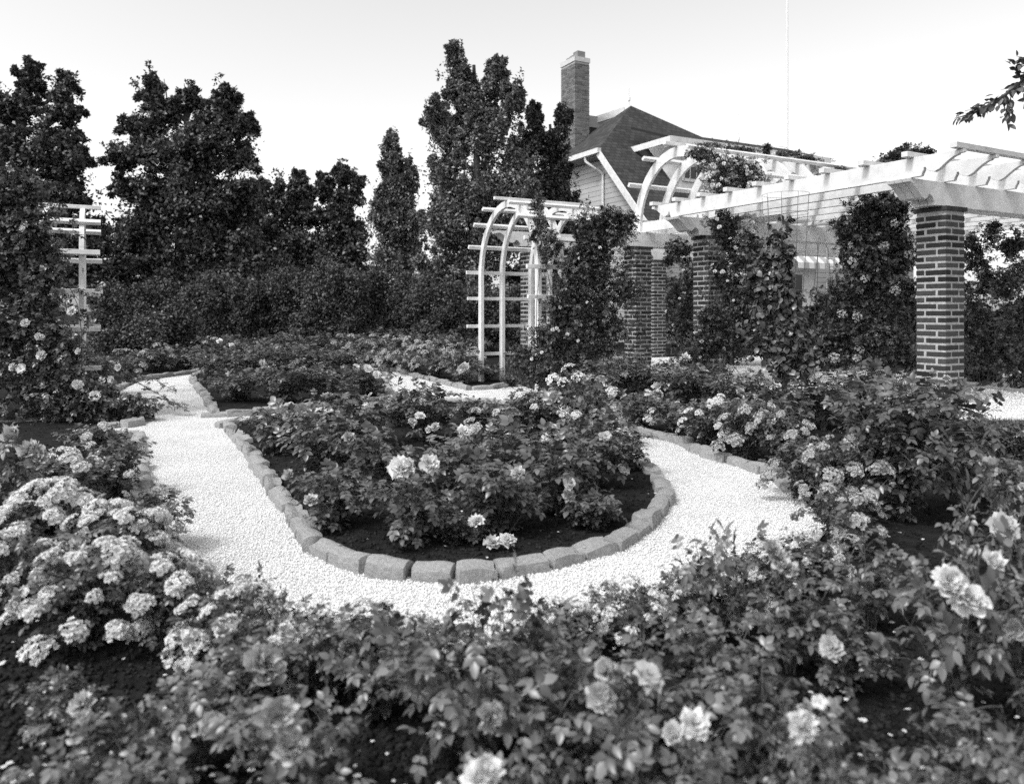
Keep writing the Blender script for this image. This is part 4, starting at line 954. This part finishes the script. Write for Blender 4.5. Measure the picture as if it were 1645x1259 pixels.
ZB = 2.112; BH = .25; ZR = ZB + BH
scroll = [(0, BH), (.015, BH - .035), (.06, BH - .05), (.12, BH - .09), (.17, BH - .135), (.22, BH - .185), (.27, BH - .2), (.315, BH - .18), (.335, BH - .145), (.365, BH - .15), (.40, BH - .17), (.43, BH - .22), (.435, 0)]
def beam(label, a0, b0, b1, thick=.26, z=ZB, planks=3):
    o = Q(a0, b0, z); t = thing('pergola_beam', label, 'beam', o)
    tw_ = thick / planks
    L = b1 - b0; prof = scroll + [(L, 0), (L, BH)]
    for k in range(planks):
        mb = MB(); mb.prism(prof, Q(a0 + k * tw_ + .001, b0, z), BV, Vector((0, 0, 1)), AV * (tw_ - .006)); mb.build('plank', M_white, t, bevel=.003)
    return t
beam('white scroll ended beam resting on the nearest brick pillar', .03, -.57, 6.0)
beam('white beam on the second pillar, carrying rafters and hoops', 3.55 + .03, -.57, 6.0)
beam('white beam on the leftmost pillar under the far feet of the hoops', a3 - .13, b3 - h2 - .57, b3 + 7.0)
beam('short white beam on the farther brick pillar', a4 - .13, b4 - h2 - .4, b4 + 4.0)
P5c = Vector(((856 - CX) / F * 13.3, 13.3, 0)); a5, b5 = loc_ab(P5c)
pillar(a5, b5, 'brick pillar glimpsed between the near legs of the white arch')
beam('short white scroll ended beam seen through the white garden arch', a5 - .13, b5 - .75, b5 + .9)
# rafters
RH = .20
tail = [(.537, .165), (.486, .163), (.478, .148), (.45, .145), (.40, .12), (.35, .085), (.30, .045), (.243, .022), (.20, .035), (.165, .055), (.155, .082), (.135, .082), (.13, .055), (.115, .03), (.105, 0)]
tail = [(s, z) for s, z in tail]
raft_b = [-.555 + .556 * i for i in range(12)]
A_IN = 0.03; A_OUT = 3.85
prof = [(-s, z) for s, z in tail] + [(3.62 + s, z) for s, z in reversed(tail)] + [(3.62 + .537, RH), (-.537, RH)]
words = ['nearest', 'second', 'third', 'fourth', 'fifth', 'sixth', 'seventh', 'eighth', 'ninth', 'tenth', 'eleventh', 'twelfth']
for i, b in enumerate(raft_b):
    o = Q(A_IN, b, ZR); lb = 'long white rafter with scroll end, leftmost, above the nearest pillar' if i == 0 else '%s white rafter with scroll end, counted from the left' % words[i]
    t = thing('pergola_rafter', lb, 'rafter', o, 0, 'white rafters of the pergola'); mb = MB()
    mb.prism(prof, Q(A_IN, b + .02 + random.uniform(-.006, .006), ZR + .002), AV, Vector((0, 0, 1)), BV * .05); mb.build('board', M_white, t, bevel=.003)
for k in range(10):
    a = A_IN - .50 + k * .505; t = thing('pergola_batten', '%s white batten laid over the rafters, counted from the near tips' % words[k], 'batten', Q(a, -.7, ZR + RH), 0, 'battens on the rafters')
    if a > A_IN + 3.62 + .5: continue
    mb = MB(); mb.box(Q(a, -.64 + 3.2, ZR + RH + .031), BV * 3.2, AV * .035, Vector((0, 0, .027))); mb.build('board', M_white, t, bevel=.003)
for o in [o for o in col.objects if o.name.startswith('pergola_batten') and not o.children]: bpy.data.objects.remove(o)
# hooped pergola roof
legN = Q(3.55 + .05, 0, 0); sp_ = a3 - 3.55 + .08
t = None
b00 = b3 - h2 - .12
# hoops stand on cross ties
zt_ = ZR + .002
ah = thing('arched_pergola_roof', 'long tunnel of white hoops and bars over the brick pillars', 'pergola roof', Q(3.6 + sp_ / 2, b00, ZR))
b00 += .30
LN = Q(3.6, b00, 0); LF = Q(3.6 + sp_, b00, 0)
NH = 12
for i in range(NH):
    mb = MB(); arc_board(mb, LN, LF, ZR + .03, 1.28, .17, i * .55, .05, ZR + .002); mb.build('hoop', M_white, ah)
    mb = MB(); mb.prism([(-.45, .14), (-.40, .13), (-.30, .05), (-.22, .03), (-.18, .06), (-.14, .06), (-.1, 0), (sp_ + .1, 0), (sp_ + .14, .06), (sp_ + .18, .06), (sp_ + .22, .03), (sp_ + .3, .05), (sp_ + .4, .13), (sp_ + .45, .14), (sp_ + .45, .17), (-.45, .17)],
                        Q(3.6, b00 + i * .55 + .053, ZR + .003), AV, Vector((0, 0, 1)), BV * .045); mb.build('tie', M_white, ah)
a_ = sp_ / 2; zs_ = ZR + .03; mid = Q(3.6 + a_, b00, 0)
for th in (8, 36, 62, 90, 118, 144, 172):
    th = math.radians(th); x = a_ * math.cos(th); z = zs_ + 1.28 * math.sin(th); n_ = Vector((math.cos(th) / a_, math.sin(th) / 1.28)).normalized(); nn = AV * n_.x + Vector((0, 0, n_.y)); tt = AV * n_.y - Vector((0, 0, n_.x))
    mb = MB(); mb.box(mid + AV * x + Vector((0, 0, z)) + nn * .03 + BV * (NH * .55 / 2 - .1), BV * (NH * .55 / 2 + .15), nn * .028, tt * .035); mb.build('crossbar', M_white, ah, bevel=.003)

# ------------------------------------------------------------------ house
AP = W(1013, 170, 28)                      # top of the roof
def Hp(a, b, z=None):                      # house frame: a along A from the ridge, b along B
    p = AP + AV * a + BV * b
    return Vector((p.x, p.y, AP.z + z if z is not None else 0))
house = thing('house', 'clapboard house with dark hipped shingle roof behind the pergola', 'house', Vector((AP.x, AP.y, 0)))
S = 1.08; bh = 2.82; ah2 = 2.0; be = 11.5
def face_mesh(name, polys, m, parent, thick=0):
    """polys: list of (points, origin, u, v) with UV in metres"""
    me = bpy.data.meshes.new(name); V = []; Fc = []; UV = []
    for pts, o, u, v in polys:
        n0 = len(V); V += [tuple(p) for p in pts]; Fc.append(list(range(n0, n0 + len(pts)))); UV += [((p - o).dot(u), (p - o).dot(v)) for p in pts]
    me.from_pydata(V, [], Fc); uvl = me.uv_layers.new(name='UVMap')
    for i, q in enumerate(UV): uvl.data[i].uv = (q[0] + 50, q[1] + 50)
    me.update(); return link(name, me, m, parent)
top_ = Hp(0, 0, 0); dN = -ah2 * S * 1.04; N_ = Hp(-ah2, -bh, dN); F_ = Hp(ah2, -bh, dN)
ez = -4.9; ea = 4.9 / S
Rl = Hp(-ea, -bh, ez); Rr = Hp(-ea, be, ez); Rb = Hp(ea, be, ez); Fl = Hp(ea, -bh, ez)
Z = Vector((0, 0, 1))
def sl_(d): return (d - 0 * Z).normalized()
fv = (Rl - N_).normalized() * -1
ridgeR = Hp(-1.30 * 1.0, 3.10, -1.30 * S)
# slopes: front (towards the viewer), left clip, right hip, back
polys = [([top_, N_, Rl, Rr], N_, BV, fv), ([top_, F_, N_], N_, AV, (top_ - N_.lerp(F_, .5)).normalized()), ([top_, Rr, Rb], Rr, AV, Vector((-.6 * BV.x, -.6 * BV.y, .5)).normalized()), ([top_, Rb, Fl, F_], F_, BV, Vector((-.67 * AV.x, -.67 * AV.y, .73)).normalized())]
face_mesh('roof', polys, M_shingle, house)
roof = [o for o in house.children if o.name.startswith('roof')][0]
# walls
bw = -bh + .45; zf = Hp(0, bw, 0).z
wl_ = []
zt1 = dN - .12
lw = [Hp(-ea + .35, bw, ez - .1), Hp(-ah2 + .1, bw, zt1 - .1), Hp(ah2 - .1, bw, zt1 - .1), Hp(ea - .35, bw, ez - .1)]
g0 = [Vector((lw[3].x, lw[3].y, -.1)), Vector((lw[0].x, lw[0].y, -.1))]
fr = Hp(-ea + .35, be - 1.2, ez - .1); fr0 = Vector((fr.x, fr.y, -.1)); bk = Hp(ea - .35, be - 1.2, ez - .1)
face_mesh('wall', [(lw + g0, lw[0], AV, Z), ([lw[0], g0[1], fr0, fr], lw[0], BV, Z), ([fr, fr0, Vector((bk.x, bk.y, -.1)), bk], fr, AV, Z)], M_clap, house)
def board(p, q, w, t, up, name, m=M_white, par=house):
    d = (q - p).normalized(); s = d.cross(up).normalized(); u = s.cross(d).normalized(); mb = MB(); mb.box((p + q) / 2, d * (q - p).length / 2, s * t, u * w); return mb.build(name, m, par)
board(N_ + Vector((0, 0, -.14)) - BV * .03, Rl + Vector((0, 0, -.14)) - BV * .03, .105, .025, Z, 'rake_board')
# soffit under the gable overhang
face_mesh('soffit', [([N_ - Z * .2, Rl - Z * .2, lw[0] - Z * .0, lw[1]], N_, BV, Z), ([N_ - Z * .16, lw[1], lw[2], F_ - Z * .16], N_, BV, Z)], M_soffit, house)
gut = board(N_ + Vector((0, 0, -.07)) - BV * .06 - AV * .1, F_ + Vector((0, 0, -.07)) - BV * .06, .08, .07, Z, 'gutter')
mb = MB(); g_ = N_ - BV * .05 + AV * .25 - Z * .12
mb.tube(smooth([g_ + AV * .45, g_ + AV * .45 - Z * .18, g_ + AV * .3 - Z * .35 + BV * .15, Hp(-ah2 + .35, bw - .05, dN - .75), Hp(-ah2 + .35, bw - .05, dN - 1.2), Hp(-ah2 + .35, bw - .05, -AP.z + .2)], 4), .045, 8)
mb.build('downspout', M_white, house)
# dormer at the back left of the ridge (only its white fascia shows)
bd0 = Hp(.9, -2.0, -.75); bd1 = Hp(.6, -.35, -.15); board(W(948, 196, 29.6), W(1003, 178, 28.9), .13, .05, Z, 'fascia')
mb = MB(); c_ = (W(948, 205, 29.8) + W(1003, 190, 29.2)) / 2; mb.box(c_ + AV * .9, BV * .95, AV * .8, Z * .22); mb.build('back_dormer', M_soffit, house)
# front dormer
dc = Hp(-3.75, 1.25)                        # under the eave corner
def Hd(a, b, z): return Hp(a, b, z)
ea0, ea1 = -3.85, -1.85; zb_ = -2.14; bl = -1.37; br_ = 6.0
mb = MB(); mb.prism([(0, 0), (2.05, .75), (2.05, .82), (0, .09)], Hp(ea0, bl, zb_), AV, Z, BV * (br_ - bl)); 
dorm = mb.build('dormer_roof', M_shingle, house)
board(Hp(ea0 - .03, bl - .03, zb_ + .0), Hp(ea0 + 2.05, bl - .03, zb_ + .02), .10, .02, Z, 'dormer_fascia')
board(Hp(ea0 - .03, bl, zb_ + .0), Hp(ea0 - .03, br_, zb_), .10, .02, Z, 'dormer_fascia')
dw = [Hp(ea0 + .55, bl + .7, zb_ - .02), Hp(ea0 + .55, br_ - .5, zb_ - .02)]
zl = -4.15
mb = MB(); mb.prism([(0, zl - zb_ - .1), (1.6, -.9), (1.6, .3), (0, 0)], Hp(ea0 + .55, bl + .7, zb_ - .02), AV, Z, BV * (br_ - bl - 1.2)); mb.build('dormer_wall', M_white, house)
for k in range(4):
    b0 = bl + .95 + k * 1.15; c_ = Hp(ea0 + .55, b0 + .42, zb_ - .62); mb = MB(); mb.box(c_ - AV * .02, BV * .42, AV * .02, Z * .5); w_ = mb.build('window', M_dark, house)
    mb = MB()
    for (db, dz, hb, hz) in ((-.42, 0, .04, .54), (.42, 0, .04, .54), (0, .5, .42, .04), (0, -.5, .42, .05), (0, 0, .38, .02), (-.14, 0, .01, .5), (.14, 0, .01, .5)): mb.box(c_ + BV * db + Z * dz - AV * .05, BV * hb, AV * .018, Z * hz)
    mb.build('window_frame', M_white, w_)
for k in range(6):
    mb = MB(); mb.box(Hp(ea0 + .25, bl + .25 + k * 1.1, zb_ - .1), BV * .05, AV * .3, Z * .05); mb.build('bracket', M_white, house)
# lower windows and striped awnings
def awning(px, D, w, label):
    c = W(px, 418, D); t = thing('awning', label, 'awning', c); n_ = 9
    for k in range(n_):
        b0 = -w / 2 + w * k / n_; b1 = b0 + w / n_; top = .38; dr = .62; mb = MB()
        mb.prism([(0, top), (-.55, -.12), (-.56, -.30), (-.55, -.30), (-.54, -.12), (.01, top)], c + BV * b0, AV, Z, BV * (w / n_ - .004)); mb.build('stripe', [M_white, M_soffit][k % 2], t)
    return t
wx = W(1300, 440, 24.0)
# wall corner post block where the house ends, with window
cw = thing('sun_room', 'white glazed corner of the house under the striped awning', 'building', Vector((wx.x, wx.y, 0))); mb = MB()
mb.box(Vector((wx.x, wx.y, 1.45)) + BV * -1.2 + AV * 1.5, BV * 1.6, AV * 1.4, Z * 1.45); mb.build('wall', M_white, cw)
mb = MB(); mb.box(Vector((wx.x, wx.y, 1.5)) + BV * -.75 + AV * .09, BV * .5, AV * .02, Z * .65); mb.build('window', M_dark, cw)
awning(1297, 23.9, 2.1, 'striped scalloped awning seen between the vine and the dark rose'); awning(1108, 24.5, 1.0, 'striped awning glimpsed between the two left brick pillars')
# chimney
cc = Hp(.71 + .475, -1.99 + .32); CW, CL = .64, .95; Hc = 10.12; X_, Y_ = BV, AV
ch = MB(); r = random.Random(2); z = 4.5; row = 0
def brick_run(mb, start, u, nrm, L, z, shift, bl=.2, jt=.014, d=.05, h=.028):
    x = -shift
    while x < L:
        a = max(0, x); b = min(L, x + bl); x += bl + jt
        if b - a > .03: mb.box(start + u * ((a + b) / 2) + nrm * (-d + .001 * r.uniform(-2, 2)) + Vector((0, 0, z)), u * ((b - a) / 2), nrm * d, Vector((0, 0, h)))
while z < Hc - .05:
    sh = .107 if row % 2 else 0; c0 = Vector((cc.x, cc.y, 0))
    brick_run(ch, c0 - BV * CW / 2 - AV * CL / 2 + BV * .002, BV, -AV, CW - .004, z, sh); brick_run(ch, c0 - BV * CW / 2 - AV * (CL / 2 - .105), AV, -BV, CL - .21, z, .107 - sh)
    brick_run(ch, c0 + BV * CW / 2 - AV * (CL / 2 - .105), AV, BV, CL - .21, z, .107 - sh); brick_run(ch, c0 - BV * CW / 2 + AV * CL / 2 + BV * .002, BV, AV, CW - .004, z, sh); z += .0725; row += 1
cho = ch.build('chimney', M_brick_c, house); c0 = Vector((cc.x, cc.y, 0))
mb = MB(); mb.box(c0 + Z * (Hc / 2 + 2), BV * (CW / 2 - .012), AV * (CL / 2 - .012), Z * (Hc / 2 - 2)); mb.build('mortar', mat('chimney_mortar', .42, .95, .1), cho)
mb = MB(); mb.box(c0 + Z * (Hc + .08), BV * (CW / 2 + .02), AV * (CL / 2 + .02), Z * .085); mb.build('chimney_cap', M_cap_w, cho)
for k, (da, s, hh) in enumerate(((-.27, .15, .12), (.1, .1, .1), (.34, .1, .09))):
    mb = MB(); mb.box(c0 + AV * da + Z * (Hc + .165 + hh), BV * s * 1.1, AV * s, Z * hh); mb.build('flue', M_flue, cho)
# lightning rods and the tall mast
for (x, y0, y1, D, lb) in ((1010, 176, 140, 28.2, 'thin lightning rod on the very top of the roof'), (1186, 260, 178, 30, 'thin lightning rod rising behind the arched pergola')):
    a = W(x, y0, D); b = W(x, y1, D); t = thing('lightning_rod', lb, 'lightning rod', a); mb = MB(); mb.tube([a, b], .012, 6, .006); mb.build('rod', M_pole, t); m_ = a.lerp(b, .45)
    mb = MB(); mb.tube([m_ - Z * .06, m_ - Z * .03, m_ + Z * .03, m_ + Z * .06], .05, 8, .05); mb.build('ball', M_pole, t)
a = Vector(((1264 - CX) / F * 45, 45, 0)); t = thing('flagpole', 'tall pale flagpole far behind the pergola roof', 'flagpole', a); mb = MB(); mb.tube([a, a + Z * 20], .10, 10, .05); mb.build('mast', M_pole, t)
mb = MB(); mb.tube([a + Z * 19.95, a + Z * 20.15], .1, 8, .03); mb.build('finial', M_pole, t)
# ladder trellis and garden seat
lx = G(1334, 590); lx = Vector(((1334 - CX) / F * 14.5, 14.5, 0)); t = thing('ladder_trellis', 'narrow white ladder trellis behind the pergola, beside the awning', 'trellis', lx); mb = MB()
for s in (-1, 1): mb.box(lx + BV * s * .1 + Z * 1.1, BV * .012, AV * .012, Z * 1.1)
mb.build('rail', M_white, t); mb = MB()
for k in range(14): mb.box(lx + Z * (.2 + k * .15), BV * .088, AV * .008, Z * .01)
mb.build('rung', M_white, t)
